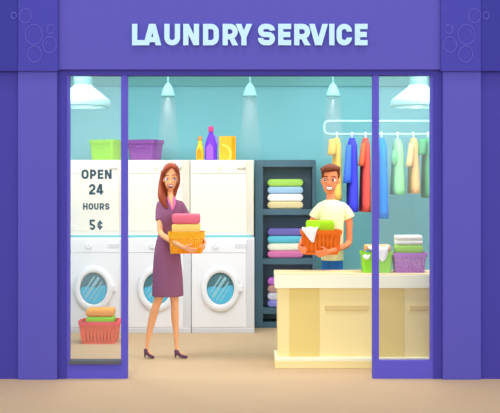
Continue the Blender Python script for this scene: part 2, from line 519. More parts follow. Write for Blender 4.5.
def make_washer(label, x0):
    """x0: left edge; built around its own base point"""
    w = pitch - .006
    root = thing('washing_machine', label, 'washing machine', (x0 + pitch / 2, YW + depthW / 2, 0), group='white front loading washers in a row')
    hx, fy = w / 2, -depthW / 2
    u = S(1, YW)
    bm = new_bm(); bx(bm, -hx, hx, fy + .012, -fy, .012, zt, .008)
    obj('cabinet', bm, m_white, root)
    bm = new_bm(); bx(bm, -hx, hx, fy + .004, -fy - .02, 0, .048, .003)
    obj('plinth', bm, m_white2, root)
    zp = zt - u * 15
    bm = new_bm(); bx(bm, -hx, hx - u * 8.2, fy, fy + .02, zp + .006, zt - .006, .004)
    obj('control_panel', bm, m_white, root)
    bm = new_bm(); bx(bm, -hx, hx - u * 8.2, fy + .003, fy + .02, .06, zp, .004)
    obj('front_panel', bm, m_white, root)
    bm = new_bm(); bx(bm, hx - u * 7.8, hx, fy + .006, fy + .02, .06, zt - .006, .004)
    obj('shaded_side', bm, m_white2, root)  # shaded side of the washer, coloured in as a greyer strip
    cx, cz = -hx + u * 28.8, Z(288.5, YW)
    zk = zt - u * 7.6
    bm = new_bm(); lathe(bm, (-hx + u * 24, fy, zk), [(u * 3, 0), (u * 3, .012), (u * 2.5, .02), (.001, .02)], 24, 'y')
    k = obj('program_knob', bm, m_white, root)
    bm = new_bm(); bx(bm, -hx + u * 24 - .003, -hx + u * 24 + .003, fy - .024, fy - .018, zk, zk + u * 2.6)
    obj('knob_pointer', bm, m_grey, k)
    bm = new_bm(); bx(bm, -hx + u * 43.5, -hx + u * 55, fy - .004, fy + .002, zk - u * 2.2, zk + u * 2.2, .002)
    obj('display', bm, m_white2, root)
    # door
    R, r = u * 21.8, u * 15.0
    bm = new_bm()
    n = 48; prof = [(R, 0), (R * .99, .018), (R * .95, .024), (r * 1.18, .03), (r * 1.04, .026), (r, .014), (r, 0)]
    vv = [[bm.verts.new((cx + a * math.cos(2 * PI * i / n), fy - b, cz + a * math.sin(2 * PI * i / n))) for a, b in prof] for i in range(n)]
    for i in range(n):
        A, B = vv[i], vv[(i + 1) % n]
        for q in range(len(prof)): bm.faces.new((A[q], A[(q + 1) % len(prof)], B[(q + 1) % len(prof)], B[q]))
    door = obj('door', bm, m_white, root, True)
    bm = new_bm(); lathe(bm, (cx, fy + .004, cz), [(r * 1.02, 0), (r * 1.02, .003), (.001, .003)], 40, 'y')
    obj('drum', bm, mat('drum shade', (76, 128, 140), .6, .2), door)
    # water in the lower half of the drum, with a wavy surface
    bm = new_bm(); pts = []
    for i in range(25):
        a = math.radians(186 + 168 * i / 24); pts.append((cx + r * .97 * math.cos(a), cz + r * .97 * math.sin(a)))
    for i in range(11):
        t = 1 - i / 10; pts.append((cx + (2 * t - 1) * r * .92, cz + r * (.04 + .07 * math.sin(t * 9) + .12 * t)))
    prism(bm, pts, lambda a, b, d: Vector((a, fy - .004 + d, b)), .004)
    wt = obj('water', bm, mat('blue wash water', (74, 196, 232), .35, .3), door)
    bm = new_bm()
    for off, wd, l0, l1 in ((-.42, .10, -.75, .72), (-.12, .20, -.86, .86), (.22, .09, -.84, .78), (.48, .07, -.7, .55)):
        dx, dz = math.cos(math.radians(52)), math.sin(math.radians(52)); nx, nz = dz, -dx
        q = []
        for l, s in ((l0, -1), (l1, -1), (l1, 1), (l0, 1)):
            a = off + s * wd / 2
            q.append((cx + r * (dx * l * .92 + nx * a), cz + r * (dz * l * .92 + nz * a)))
        prism(bm, q, lambda a, b, d: Vector((a, fy - .0065 + d, b)), .002)
    obj('reflection_bars', bm, mat('pale glass reflection', (146, 208, 222), .35, .3), door)  # reflections on the porthole glass, modelled as pale diagonal bars
    bm = new_bm(); lathe(bm, (cx, fy, cz), [(r, .015), (r * .8, .021), (r * .45, .025), (.001, .026)], 40, 'y')
    obj('door_glass', bm, m_doorglass, door, True)
    bm = new_bm(); bx(bm, cx + R * .93, cx + R * 1.12, fy - .03, fy + .004, cz - u * 3, cz + u * 3, .008, 3)
    obj('door_handle', bm, m_white, door)
    E = Matrix.Translation((cx, 0, cz)) @ Matrix.Diagonal((.90, 1, 1.06, 1)) @ Matrix.Translation((-cx, 0, -cz))
    for q in [door] + list(door.children): q.data.transform(E)      # the porthole is a little taller than wide
    return root


xw = X(64.5, YW)
make_washer('white front loading washer in left window behind red basket of towels', xw)
make_washer('white front loading washer half hidden behind the woman in plum dress', xw + pitch)
make_washer('white front loading washer beside slate shelving, fully visible with blue porthole', xw + 2 * pitch)

YD = 2.52; depthD = .5
zd0, zd1 = Z(235.6, YD), Z(160, YD)


def make_dryer(label, x0, w):
    root = thing('tumble_dryer', label, 'dryer', (x0 + w / 2, YD + depthD / 2, zt), group='cream dryers stacked on the washers')
    hx, fy = w / 2 - .003, -depthD / 2; u = S(1, YD)
    b0, b1 = zd0 - zt, zd1 - zt
    bm = new_bm(); bx(bm, -hx + .012, hx - .012, fy + .012, -fy, 0, b0 + .004)
    obj('stacking_pad', bm, m_tealpad, root)
    bm = new_bm(); bx(bm, -hx, hx, fy + .012, -fy, b0, b1, .006)
    obj('cabinet', bm, m_cream, root)
    zp = b1 - u * 14
    bm = new_bm(); bx(bm, -hx, hx - u * 7.4, fy + .002, fy + .02, zp + .005, b1 - .004, .004)
    obj('control_panel', bm, m_cream, root)
    bm = new_bm(); bx(bm, -hx, hx - u * 7.4, fy + .005, fy + .02, b0 + u * 4.5, zp, .005)
    obj('door', bm, m_cream, root)
    bm = new_bm(); bx(bm, hx - u * 7, hx, fy + .008, fy + .02, b0 + .005, b1 - .004, .004)
    obj('shaded_side', bm, m_cream2, root)  # dryer's side in shade, given as a darker beige strip
    bm = new_bm()
    zh = b1 - u * 8.4
    bx(bm, hx - u * 16.5, hx - u * 8.3, fy - .008, fy + .004, zh - u * 1.1, zh + u * .9, .004)
    bx(bm, hx - u * 9.6, hx - u * 8.3, fy - .008, fy + .004, zh - u * 2, zh + u * 2, .003)
    obj('handle', bm, m_beige, root)
    bm = new_bm(); lathe(bm, (-hx + u * 29, fy + .002, zh), [(u * 2, 0), (u * 1.9, .01), (.001, .011)], 20, 'y')
    obj('dial', bm, m_cream2, root)
    return root


wD = S(64, YD)
xd3 = X(254, YD)
make_dryer('cream dryer with lettering of left window in front, green tub on top', xd3 - 3 * wD, wD)
make_dryer("cream dryer behind the woman's head, purple tub on top", xd3 - 2 * wD, wD)
make_dryer('cream dryer beside slate shelving, detergent bottles on top', xd3 - wD, wD)


# ------------------------------------------------------------------ tubs, baskets, towels
def rrect(cx, cy, z, w, d, r, n=5):
    pts = []
    for sx, sy, a0 in ((1, 1, 0), (-1, 1, 90), (-1, -1, 180), (1, -1, 270)):
        for i in range(n + 1):
            a = math.radians(a0 + 90 * i / n)
            pts.append(Vector((cx + sx * (w / 2 - r) + r * math.cos(a), cy + sy * (d / 2 - r) + r * math.sin(a), z)))
    return pts


def tub_shell(bm, w0, d0, w1, d1, h, t=.006, r=.02):
    rings = [rrect(0, 0, 0, w0, d0, r), rrect(0, 0, h, w1, d1, r), rrect(0, 0, h, w1 - 2 * t, d1 - 2 * t, r * .8), rrect(0, 0, t, w0 - 2 * t, d0 - 2 * t, r * .8)]
    loft(bm, rings)


def rim_ring(bm, w, d, z0, z1, t=.01, out=.006, r=.022):
    rings = [rrect(0, 0, z0, w + out * 2, d + out * 2, r), rrect(0, 0, z1, w + out * 2.6, d + out * 2.6, r), rrect(0, 0, z1, w - t, d - t, r * .8), rrect(0, 0, z0, w - t, d - t, r * .8)]
    vs = [[bm.verts.new(p) for p in q] for q in rings]
    n = len(vs[0])
    for a, b in zip(vs, vs[1:] + vs[:1]):
        for i in range(n): bm.faces.new((a[i], a[(i + 1) % n], b[(i + 1) % n], b[i]))


def make_tub(label, loc, rz, w0, w1, d, h, m, rimh, mrim=None, grip=True, name='laundry_tub', cat='tub', group=None):
    root = thing(name, label, cat, loc, rz, group)
    k = w1 / w0
    bm = new_bm(); tub_shell(bm, w0, d, w1, d * k, h)
    obj('body', bm, m, root)
    bm = new_bm(); rim_ring(bm, w1, d * k, h - rimh, h)
    obj('rim', bm, mrim or m, root)
    if grip:
        bm = new_bm(); wy = -(d * (1 + (k - 1) * .65)) / 2
        bx(bm, -w0 * .17, w0 * .17, wy - .009, wy + .003, h * .60, h * .70, .003)
        obj('grip', bm, mrim or m, root)
    return root


def slat_basket(label, loc, rz, w0, w1, d, h, m, mrim, rows, gap, name='laundry_basket', lug=0.0, out=.007):
    """moulded basket with upright slits between its staves"""
    root = thing(name, label, 'basket', loc, rz)
    k = w1 / w0; t = .006
    bm = new_bm()
    loft(bm, [rrect(0, 0, 0, w0, d, .02), rrect(0, 0, .03, w0 * (1 + (k - 1) * .03 / h), d * (1 + (k - 1) * .03 / h), .02),
              rrect(0, 0, .03, w0 - 2 * t, d - 2 * t, .016), rrect(0, 0, t, w0 - 2 * t, d - 2 * t, .016)])
    def at(u, v, side):
        s = 1 + (k - 1) * v / h
        return {0: Vector((u * w0 * s, -d * s / 2, v)), 1: Vector((u * w0 * s, d * s / 2, v)), 2: Vector((-w0 * s / 2, u * d * s, v)), 3: Vector((w0 * s / 2, u * d * s, v))}[side]
    ns = rows
    for side in range(4):
        n = ns if side < 2 else max(4, int(ns * d / w0))
        for i in range(n + 1):
            u = -.5 + i / n
            u = max(-.475, min(.475, u))
            hw = (1 - gap) / n / 2
            nrm = {0: Vector((0, 1, 0)), 1: Vector((0, -1, 0)), 2: Vector((1, 0, 0)), 3: Vector((-1, 0, 0))}[side]
            q = [at(u - hw, .02, side), at(u + hw, .02, side), at(u + hw, h - .01, side), at(u - hw, h - .01, side)]
            loft(bm, [[p for p in q], [p + nrm * t for p in q]])
        for v0 in (h * .52,):
            q = [at(-.49, v0, side), at(.49, v0, side), at(.49, v0 + h * .09, side), at(-.49, v0 + h * .09, side)]
            loft(bm, [[p + nrm * .001 for p in q], [p + nrm * (t - .001) for p in q]])
    # lining board keeps the slits dark instead of see-through only where the staves overlap
    obj('body', bm, m, root)
    bm = new_bm(); rim_ring(bm, w1, d * k, h - .038, h, .012, out)
    obj('rim', bm, mrim, root)
    if lug:
        for sgn in (-1, 1):
            bm = new_bm()
            bx(bm, sgn * (w1 / 2 + lug / 2 + .004) - lug / 2, sgn * (w1 / 2 + lug / 2 + .004) + lug / 2, -d * .22, d * .22, h - .034, h + .004, .006)
            obj('handle', bm, mrim, root)
    return root


def towel(label, cx, cy, z0, w, d, h, m, group=None, rz=0.0, name='folded_towel', ends=.22):
    """a towel folded over itself: rounded fold at the front edges, with fold lines at the side"""
    bm = new_bm(); rings = []
    re_ = h * ends; prof = []
    for k in range(6):
        a = math.radians(90 * k / 5); prof.append((re_ * (1 - math.sin(a)), h - 2 * re_ + 2 * re_ * math.cos(a)))
    prof = prof[::-1]
    xs = [(-w / 2 + e, hh) for e, hh in prof] + [(-w / 6, h * .995), (0, h), (w / 6, h * .995)] + [(w / 2 - e, hh) for e, hh in prof[::-1]]
    for x, hh in xs:                                        # rings along x, each a rounded slab in y-z
        zz = h / 2
        rad = min(hh * .46, .02)
        pts = []
        for sy, sz, a0 in ((1, 1, 0), (-1, 1, 90), (-1, -1, 180), (1, -1, 270)):
            for k in range(4):
                a = math.radians(a0 + 30 * k)
                pts.append(Vector((x, sy * (d / 2 - rad) + rad * math.cos(a), zz + sz * (hh / 2 - rad) + rad * math.sin(a))))
        rings.append(pts)
    loft(bm, rings)
    o = obj(name, bm, m, None, True)
    o.location = (cx, cy, z0); o.rotation_euler = (0, 0, rz)
    return tag(o, label, 'towel', group)


# tubs on the dryers (turned so that one corner faces the street)
ztop = zd1
zf = .0
def on_dryer(px, Y): return Vector((X(px, Y), Y, ztop))
u = S(1, YD + .22)
make_tub('lime green laundry tub on top of the leftmost dryer', on_dryer(106.5, YD + .24), math.radians(-24), u * 24, u * 27, u * 19, u * 20.5,
         mat('lime plastic', (150, 214, 40), .6, .2), u * 4, group='laundry tubs on the dryers')
make_tub('purple laundry tub on top of the dryer behind the woman', on_dryer(145.5, YD + .24), math.radians(-24), u * 25.5, u * 29.5, u * 20, u * 20.5,
         dots_mat('purple plastic', (142, 82, 160), (164, 108, 178), 70, .25), u * 4, group='laundry tubs on the dryers')

# detergents
yb = YD + .16; u = S(1, yb)
b1 = thing('detergent_bottle', 'small yellow detergent bottle with orange cap on dryer top', 'bottle', on_dryer(200, yb), group='detergents on the dryer')
def flask(bm, prof, fx=1, fy=.7, n=24):
    loft(bm, [ring(Vector((0, 0, h)), Vector((1, 0, 0)), Vector((0, 1, 0)), max(r * fx, 1e-4), max(r * fy, 1e-4), n) for r, h in prof])
bm = new_bm(); flask(bm, [(u * 3.6, 0), (u * 4, u * .6), (u * 4, u * 9), (u * 3.4, u * 12), (u * 1.9, u * 18), (u * 1.4, u * 20)])
obj('body', bm, mat('yellow bottle plastic', (255, 214, 50), .4, .3), b1, True)
bm = new_bm(); flask(bm, [(u * 1.7, u * 19.6), (u * 1.8, u * 20), (u * 1.8, u * 23.4), (u * 1.5, u * 24)])
obj('cap', bm, mat('orange cap plastic', (250, 150, 30), .4, .3), b1, True)
bm = new_bm()
loft(bm, [[Vector((x, y, z)) for x, z in ((-u * 3.1, u * 1.2), (u * 1.6, u * 1.2), (u * 1.6, u * 9), (-u * .4, u * 12.4), (-u * 3.1, u * 8.6))] for y in (-u * 3.1, -u * 1.0)])
obj('bottle_label', bm, mat('orange label', (252, 152, 20), .5, .2), b1)

b2 = thing('detergent_bottle', 'tall purple detergent jug with pink cap and side handle', 'bottle', on_dryer(211, yb), group='detergents on the dryer')
bm = new_bm(); flask(bm, [(u * 5.8, 0), (u * 6.2, u * .7), (u * 6.2, u * 15), (u * 5.6, u * 17), (u * 3.4, u * 24), (u * 1.9, u * 28), (u * 1.8, u * 29)])
obj('body', bm, mat('purple bottle plastic', (122, 52, 246), .4, .3), b2, True)
bm = new_bm(); flask(bm, [(u * 2.4, u * 28.4), (u * 2.7, u * 28.8), (u * 2.6, u * 33.4), (u * 2.2, u * 34)], 1, 1)
obj('cap', bm, mat('pink cap plastic', (240, 72, 150), .4, .3), b2, True)
bm = new_bm(); tube(bm, [(u * 2.7, 0, u * 25), (u * 4.9, 0, u * 24), (u * 6.8, 0, u * 18), (u * 6.0, 0, u * 14.5)], u * .75, 8)
obj('handle', bm, mat('violet handle plastic', (172, 140, 250), .4, .3), b2, True)
bm = new_bm()
loft(bm, [[Vector((x, y, z)) for x, z in ((-u * 4.6, u * 1), (u * 2.4, u * 1), (u * 2.4, u * 13), (-u * 1, u * 17), (-u * 4.6, u * 13))] for y in (-u * 4.5, -u * 1.0)])
obj('bottle_label', bm, mat('violet label', (166, 100, 250), .5, .2), b2)

b3 = thing('powder_box', 'yellow washing powder carton with pale ring on dryer top', 'box', on_dryer(227.5, yb), 0, 'detergents on the dryer')
hw = u * 8.2
bm = new_bm(); bx(bm, -hw, hw, -.035, .035, 0, u * 24, .002)
obj('carton', bm, mat('yellow carton', (244, 188, 58), .7, .1), b3)
bm = new_bm(); bx(bm, hw - u * 4, hw + .001, -.037, .036, .001, u * 24 - .001, .001)
obj('side_panel', bm, mat('amber carton band', (244, 160, 22), .7, .1), b3)
bm = new_bm()
n = 24; q0, q1 = u * 8.6, u * 10.4; c0 = Vector((-hw + u * 2, -.0365, u * 6))
pts = [(a, b) for rr, sgn in ((q1, 1), (q0, -1)) for a, b in [(rr * math.cos(t), rr * math.sin(t)) for t in [math.radians(-34 + 118 * (k / n if sgn > 0 else 1 - k / n)) for k in range(n + 1)]]]
for k in range(n):
    A = [pts[k], pts[k + 1], pts[2 * n - k], pts[2 * n + 1 - k]]
    prism(bm, [(c0.x + x, c0.z + z) for x, z in A], lambda x, y, d: Vector((x, -.0368 + d, y)), .003)
obj('printed_ring', bm, mat('pale yellow print', (255, 226, 104), .7, .1), b3)

# ------------------------------------------------------------------ slate shelving with folded towels
YS = 2.76
xs0, xs1 = X(255, YS), X(316, YS)
zs1 = Z(160, YS)
shelf = thing('shelf_unit', 'slate grey open shelving unit holding three stacks of towels', 'shelf', ((xs0 + xs1) / 2, YS + .2, 0))
su = S(1, YS)
bm = new_bm(); bx(bm, xs0, xs0 + su * 8, YS, YS + .33, 0, zs1, .004); obj('side_panel', bm, m_slate, shelf, world=True)
bm = new_bm(); bx(bm, xs1 - su * 3.6, xs1, YS, YS + .33, 0, zs1, .004); obj('side_panel', bm, m_slate, shelf, world=True)
xi0, xi1 = xs0 + su * 8, xs1 - su * 3.6
bm = new_bm(); bx(bm, xi0, xi1, YS, YS + .33, Z(167, YS), zs1, .003); obj('top_panel', bm, m_slate, shelf, world=True)
bm = new_bm(); bx(bm, xi0, xi1, YS + .29, YS + .315, .06, Z(167, YS)); obj('back_panel', bm, m_slate_dark, shelf, world=True)
bm = new_bm(); bx(bm, xi0, xi1, YS + .01, YS + .31, 0, .06); obj('plinth', bm, m_slate, shelf, world=True)
tops = []
for a, b in ((209, 215), (258.5, 264.5), (308, 314)):
    bm = new_bm(); bx(bm, xi0, xi1, YS + .004, YS + .29, Z(b, YS), Z(a, YS), .002)
    obj('shelf', bm, m_slate, shelf, world=True); tops.append(Z(a, YS))
stacks = [
    (tops[0], 'upper shelf', [('tan', (232, 214, 164)), ('white', (250, 250, 250)), ('powder blue', (162, 200, 228)), ('leaf green', (166, 214, 98))]),
    (tops[1], 'middle shelf', [('rose pink', (226, 126, 180)), ('cream', (253, 250, 226)), ('sky cyan', (104, 200, 222)), ('indigo', (118, 112, 186))]),
    (tops[2], 'lower shelf', [('periwinkle', (150, 148, 232)), ('white lilac', (226, 226, 244)), ('dusty rose', (204, 158, 150)), ('orchid purple', (206, 120, 220))])]
pos = ['bottom of the pile', 'second from the bottom', 'second from the top', 'top of the pile']
for zsf, where, cols in stacks:
    yT = YS + .15
    w = S(35.5, YS + .03); h = S(7.45, YS + .03)
    for i, (cn, rgb) in enumerate(cols):
        towel('folded %s towel, %s on the %s of slate shelving' % (cn, pos[i], where), X(285.4, YS + .03), yT, zsf + i * h, w, .24, h, C_(cn + ' terry', rgb), 'folded towels on the shelving', ends=.44)

# ------------------------------------------------------------------ red basket on the floor
yr = 1.83; u = S(1, yr - .13)
red = slat_basket('coral red slatted laundry basket on floor inside left window', (X(100.3, yr), yr, 0), 0, u * 33, u * 38, .24, u * 22.3,
                  mat('coral plastic', (255, 122, 92), .6, .2), mat('red rim plastic', (246, 98, 104), .6, .2), 10, .30, lug=.02)
u = S(1, yr)
zz = u * 18.4
towel('lime green folded towel lying in the coral red basket', X(101, yr), yr, zz, u * 26.5, .2, u * 8, C_('lime terry', (152, 222, 58)), 'towels in the floor basket')
towel('orange folded towel on top in the coral red basket', X(101, yr), yr, zz + u * 8, u * 26.5, .2, u * 7.6, C_('orange terry', (254, 172, 90)), 'towels in the floor basket')
# the laundry that fills the basket under the two towels
bm = new_bm(); loft(bm, [rrect(0, 0, u * 1.4, u * 30, .20, .03), rrect(0, 0, u * 10, u * 32.5, .215, .04), rrect(0, 0, u * 18.4, u * 30, .20, .05)])
o = obj('crumpled_cloth', bm, C_('orange red laundry', (255, 146, 96)), None, True); o.location = (X(100.3, yr), yr, 0)
tag(o, 'orange laundry showing through the slits of the coral red basket', 'laundry')

# ------------------------------------------------------------------ service counter
YC = .44; cu = S(1, YC)
xc0, xc1 = X(275, YC), 2.45
ctop = Z(274, YC)
counter = thing('service_counter', 'long cream and straw coloured service counter in front of the man', 'counter', ((xc0 + xc1) / 2, YC + .2, 0))
YCb = YC + .40
bm = new_bm(); bx(bm, xc0, xc1, YC - .0, YCb, Z(288.3, YC), ctop - .008, .003); obj('worktop', bm, m_counter_top, counter, world=True)
bm = new_bm(); bx(bm, xc0 + .002, xc1, YC + .004, YCb, ctop - .008, ctop, .002); obj('top_surface', bm, m_counter_edge, counter, world=True)
bm = new_bm(); bx(bm, xc0 + cu * 3, xc1, YC + .045, YCb - .02, Z(359, YC), Z(288.3, YC)); obj('cabinet', bm, m_counter, counter, world=True)
bm = new_bm(); bx(bm, xc0, xc1, YC + .0, YCb - .01, 0, Z(361, YC), .004); obj('plinth', bm, m_counter, counter, world=True)
bm = new_bm(); bx(bm, xc0, xc1, YC + .001, YCb - .01, Z(361, YC), Z(357.8, YC), .003); obj('plinth_highlight', bm, m_counter_top, counter, world=True)  # highlight along the plinth top, painted as a cream strip
yp = YC + .045
for a, b in ((289.5, 319.5), (374, 404.5), (459, 489)):
    bm = new_bm(); bx(bm, X(a, yp), X(b, yp), yp - .004, yp + .002, Z(358, yp), Z(288.4, yp)); obj('panel', bm, m_counter_dk, counter, world=True)
for a, b in ((325, 368), (409.5, 453)):
    bm = new_bm(); bx(bm, X(a, yp), X(b, yp), yp - .014, yp + .002, Z(310.4, yp), Z(305.4, yp), .003); obj('drawer_pull', bm, m_counter_slot, counter, world=True)


# cloth hanging over a rim: strip whose width tapers to a point
def drape(name, label, path, widths, m, cat, loc_parent=None, thick=.006, wav=.006):
    bm = new_bm(); sp = smooth_path([tuple(p) + (w,) for p, w in zip(path, widths)], 5)
    n = 10; top, bot = [], []
    for i, s in enumerate(sp):
        c = Vector(s[:3]); a = Vector(sp[max(i - 1, 0)][:3]); b = Vector(sp[min(i + 1, len(sp) - 1)][:3])
        t = (b - a).normalized(); side = Vector((1, 0, 0)); nr = t.cross(side).normalized()
        if nr.y > 0 and nr.z < .3: nr = -nr
        rt, rb = [], []
        for k in range(n + 1):
            f = k / n - .5
            off = wav * math.sin(f * 11 + i * .35)
            rt.append(c + side * (f * s[3]) + nr * (thick / 2 + off)); rb.append(c + side * (f * s[3]) + nr * (-thick / 2 + off))
        top.append(rt); bot.append(rb)
    vt = [[bm.verts.new(p) for p in r] for r in top]; vb = [[bm.verts.new(p) for p in r] for r in bot]
    for i in range(len(sp) - 1):
        for k in range(n):
            bm.faces.new((vt[i][k], vt[i][k + 1], vt[i + 1][k + 1], vt[i + 1][k])); bm.faces.new((vb[i][k], vb[i + 1][k], vb[i + 1][k + 1], vb[i][k + 1]))
        bm.faces.new((vt[i][0], vt[i + 1][0], vb[i + 1][0], vb[i][0])); bm.faces.new((vt[i][n], vb[i][n], vb[i + 1][n], vt[i + 1][n]))
    for i in (0, len(sp) - 1):
        for k in range(n): bm.faces.new((vt[i][k], vb[i][k], vb[i][k + 1], vt[i][k + 1]))
    o = obj(name, bm, m, None, True)
    recenter(o)
    return tag(o, label, cat)


# lime tub and purple basket on the counter
yk = YC + .20; u = S(1, yk)
lt = make_tub('lime green laundry tub on counter behind the window mullion', (X(376.3, yk), yk, ctop), 0, u * 27.5, u * 30, .17, Z(251.3, yk) - ctop,
              mat('lime tub plastic', (146, 222, 56), .6, .2), u * 3, grip=False)
ht = Z(251.3, yk)
towel('tan folded towel sticking up out of the lime tub', X(377.5, yk), yk + .02, ht - u * 3, u * 26, .12, u * 9.6, C_('caramel terry', (236, 178, 120)))
towel('blue folded cloth at left edge of lime tub', X(367.5, yk), yk - .052, ht - u * 4, u * 5, .03, u * 5.6, C_('blue cotton', (84, 160, 200)), name='folded_cloth')
yf = yk - .098
drape('white_cloth', 'white cloth hanging over front rim of lime tub on counter', [P(378, 252, yk - .03), P(378, 246.5, yk - .07), P(379, 249, yf - .012), P(382, 255, yf - .006), P(383, 261.5, yf - .004)],
      [u * 14, u * 20, u * 18, u * 11, u * 3], C_('white cotton', (252, 252, 252)), 'cloth')
drape('white_cloth', 'small white cloth flap over left end of lime tub rim', [P(367, 256, yk - .05), P(366.5, 254, yk - .075), P(366.5, 256.5, yf - .012), P(367, 259.5, yf - .006)],
      [u * 6, u * 7, u * 7, u * 3], C_('white cotton', (252, 252, 252)), 'cloth')

pb = make_tub('purple woven laundry basket at right end of the counter', (X(408.8, yk), yk, ctop), 0, u * 28.5, u * 32.5, .17, Z(252.2, yk) - ctop,
              dots_mat('purple weave', (164, 92, 184), (204, 150, 216), 62, .34), u * 4, mat('orchid rim', (190, 112, 206), .6, .2), grip=False, name='laundry_basket', cat='basket')
hb = Z(252.2, yk)
towel('green folded towel lying in the purple basket', X(408.3, yk), yk, hb - u * 1.2, u * 27, .14, u * 9, C_('spring green terry', (164, 224, 74)), 'towels in the purple basket')
towel('cream folded towel on the green towel in purple basket', X(408.3, yk), yk, hb + u * 7.8, u * 26, .14, u * 4.6, C_('ivory terry', (253, 250, 226)), 'towels in the purple basket')
towel('cream folded towel topmost in the purple basket', X(408.1, yk), yk, hb + u * 12.4, u * 26, .14, u * 4.6, C_('ivory terry', (253, 250, 226)), 'towels in the purple basket')
# laundry inside the two counter containers, under the towels
for cx, wd, nm, lab in ((376.3, 25, 'laundry_heap', 'crumpled white laundry filling the lime tub on the counter'), (408.8, 26, 'laundry_heap', 'crumpled green laundry filling the purple basket')):
    bm = new_bm(); tp = (ht if cx < 400 else hb) - ctop - u * (3 if cx < 400 else 1.2)
    loft(bm, [rrect(0, 0, .007, u * wd, .145, .02), rrect(0, 0, tp - .01, u * (wd + 2.4), .155, .025), rrect(0, 0, tp, u * wd, .14, .03)])
    o = obj(nm, bm, C_('white cotton', (252, 252, 252)) if cx < 400 else C_('spring green terry', (164, 224, 74)), None, True)
    o.location = (X(cx, yk), yk, ctop); tag(o, lab, 'laundry')

# ------------------------------------------------------------------ clothes rail and garments
YR = 2.3; ru = S(1, YR)
rail = thing('clothes_rail', 'pale mint double bar clothes rail fixed to right wall', 'clothes rail', (X(325, YR), YR, Z(134, YR)))
z0, z1 = Z(134.2, YR), Z(121.2, YR); rr = (z1 - z0) / 2; xa = X(325, YR) + ru * 4
pts = [(XW - .012, YR, z1)] + [(xa + .03 * 0 + .35, YR, z1)]
r_ = rr * .72
for i in range(9):
    a = math.radians(90 + 90 * i / 8); pts.append((xa + r_ * math.cos(a), YR, z1 - r_ + r_ * math.sin(a)))
for i in range(9):
    a = math.radians(180 + 90 * i / 8); pts.append((xa + r_ * math.cos(a), YR, z0 + r_ + r_ * math.sin(a)))
pts += [(xa + .35, YR, z0), (XW - .012, YR, z0)]
bm = new_bm(); tube(bm, pts, ru * 1.25, 12); obj('rail', bm, m_rail, rail, True, True)
bm = new_bm(); bx(bm, XW - .012, XW - .001, YR - .05, YR + .05, z0 - .06, z1 + .06, .004); obj('wall_bracket', bm, m_rail, rail, world=True)


def garment(name, label, cat, px, top, bottom, wt, wb, m, sleeve=None, msl=None, lean=0.0, hole=None):
    """a garment hanging edge-on from the rail: px centre, widths in px of the visible edge"""
    x = X(px, YR); zt_, zb_ = Z(top, YR), Z(bottom, YR)
    root = thing(name, label, cat, (x, YR, zb_), group='clothes on the rail')
    n = 9; rings = []
    for i in range(n + 1):
        f = i / n; z = zt_ + (zb_ - zt_) * f
        w = ru * (wt + (wb - wt) * min(1, f * 1.15))
        dep = .16 + .05 * f
        if f == 0: w *= .62; dep = .055
        if i == 1: dep = .15
        cx = x + ru * lean * f
        R = ring(Vector((cx, YR, z)), Vector((1, 0, 0)), Vector((0, 1, 0)), w / 2, dep, 20, .75)
        if f > .25:
            R = [p + Vector((ru * .35 * math.sin(j * 1.9) * f, 0, 0)) for j, p in enumerate(R)]
        rings.append(R)
    bm = new_bm(); loft(bm, rings)
    body = obj('garment_body', bm, m, root, True, True)
    if sleeve:
        sx, sy0, sy1, sw0, sw1, ex = sleeve                  # start px, rows, widths, end px
        yS = YR - .15
        bm = new_bm()
        q = []
        for i in range(6):
            f = i / 5
            c = Vector((X(sx + (ex - sx) * f, yS), yS - .02 * math.sin(f * 3), Z(sy0 + (sy1 - sy0) * f, yS)))
            q.append(ring(c, Vector((1, 0, .12)), Vector((0, 1, 0)), ru * (sw0 + (sw1 - sw0) * f) / 2, .05 + .015 * f, 14, .85))
        loft(bm, q); obj('sleeve', bm, msl or m, root, True, True)
    if hole:
        hx, hy, hw, hh = hole
        bm = new_bm(); yh = YR - .16
        c = P(hx, hy, yh)
        loft(bm, [ring(c + Vector((0, dy, 0)), Vector((1, 0, .1)), Vector((0, 0, 1)), ru * hw, ru * hh, 20) for dy in (-.02, .03)])
        obj('armhole', bm, msl, root, True, True)
    # hanger: hook over the rail, neck and shoulder bar
    bm = new_bm()
    zr = z0; hk = ru * 1.5
    p = [(x + hk * 1.15 * math.cos(math.radians(a)) * .0, YR + (hk + .004) * math.cos(math.radians(a)), zr + (hk + .004) * math.sin(math.radians(a))) for a in range(-40, 181, 20)]
    p = p + [(x, YR - hk - .004, zr - .012), (x, YR, zr - .035), (x, YR, zt_ - .005)]
    tube(bm, p, ru * .75, 8)
    tube(bm, [(x, YR - .12, zt_ - .10), (x, YR - .05, zt_ - .04), (x, YR, zt_ - .012), (x, YR + .05, zt_ - .04), (x, YR + .12, zt_ - .10)], ru * .8, 8)
    obj('hanger', bm, mat('white hanger', (236, 252, 252), .4, .3), root, True, True)
    return root


G = lambda n, c: mat(n, c, .85, .08, .02, 25)
garment('hanging_shirt', 'yellow shirt hanging on rail behind the man, leftmost garment', 'shirt', 336.8, 138, 200, 7.5, 9, G('mustard cloth', (244, 202, 104)), (332.4, 139, 155, 7, 8.6, 331.6), G('mustard cloth', (244, 202, 104)))
garment('hanging_dress', 'royal blue long dress with lighter sleeve hanging second from left', 'dress', 352, 138, 211.5, 9, 10.5, G('royal blue cloth', (76, 78, 240)), (348.6, 145, 183, 5.5, 8, 347), G('cornflower cloth', (78, 124, 250)), .6)
garment('hanging_dress', 'coral red long dress hanging just left of the window mullion', 'dress', 365.5, 138, 211.5, 8, 10, G('coral cloth', (246, 96, 84)), (363.4, 143, 166, 4.6, 5.6, 361), G('orange coral cloth', (250, 116, 78)), -.5)
garment('hanging_dress', 'sky blue long dress hanging just right of the window mullion', 'dress', 381.6, 138, 218, 8.5, 10.5, G('azure cloth', (14, 138, 246)), None, None, .6)
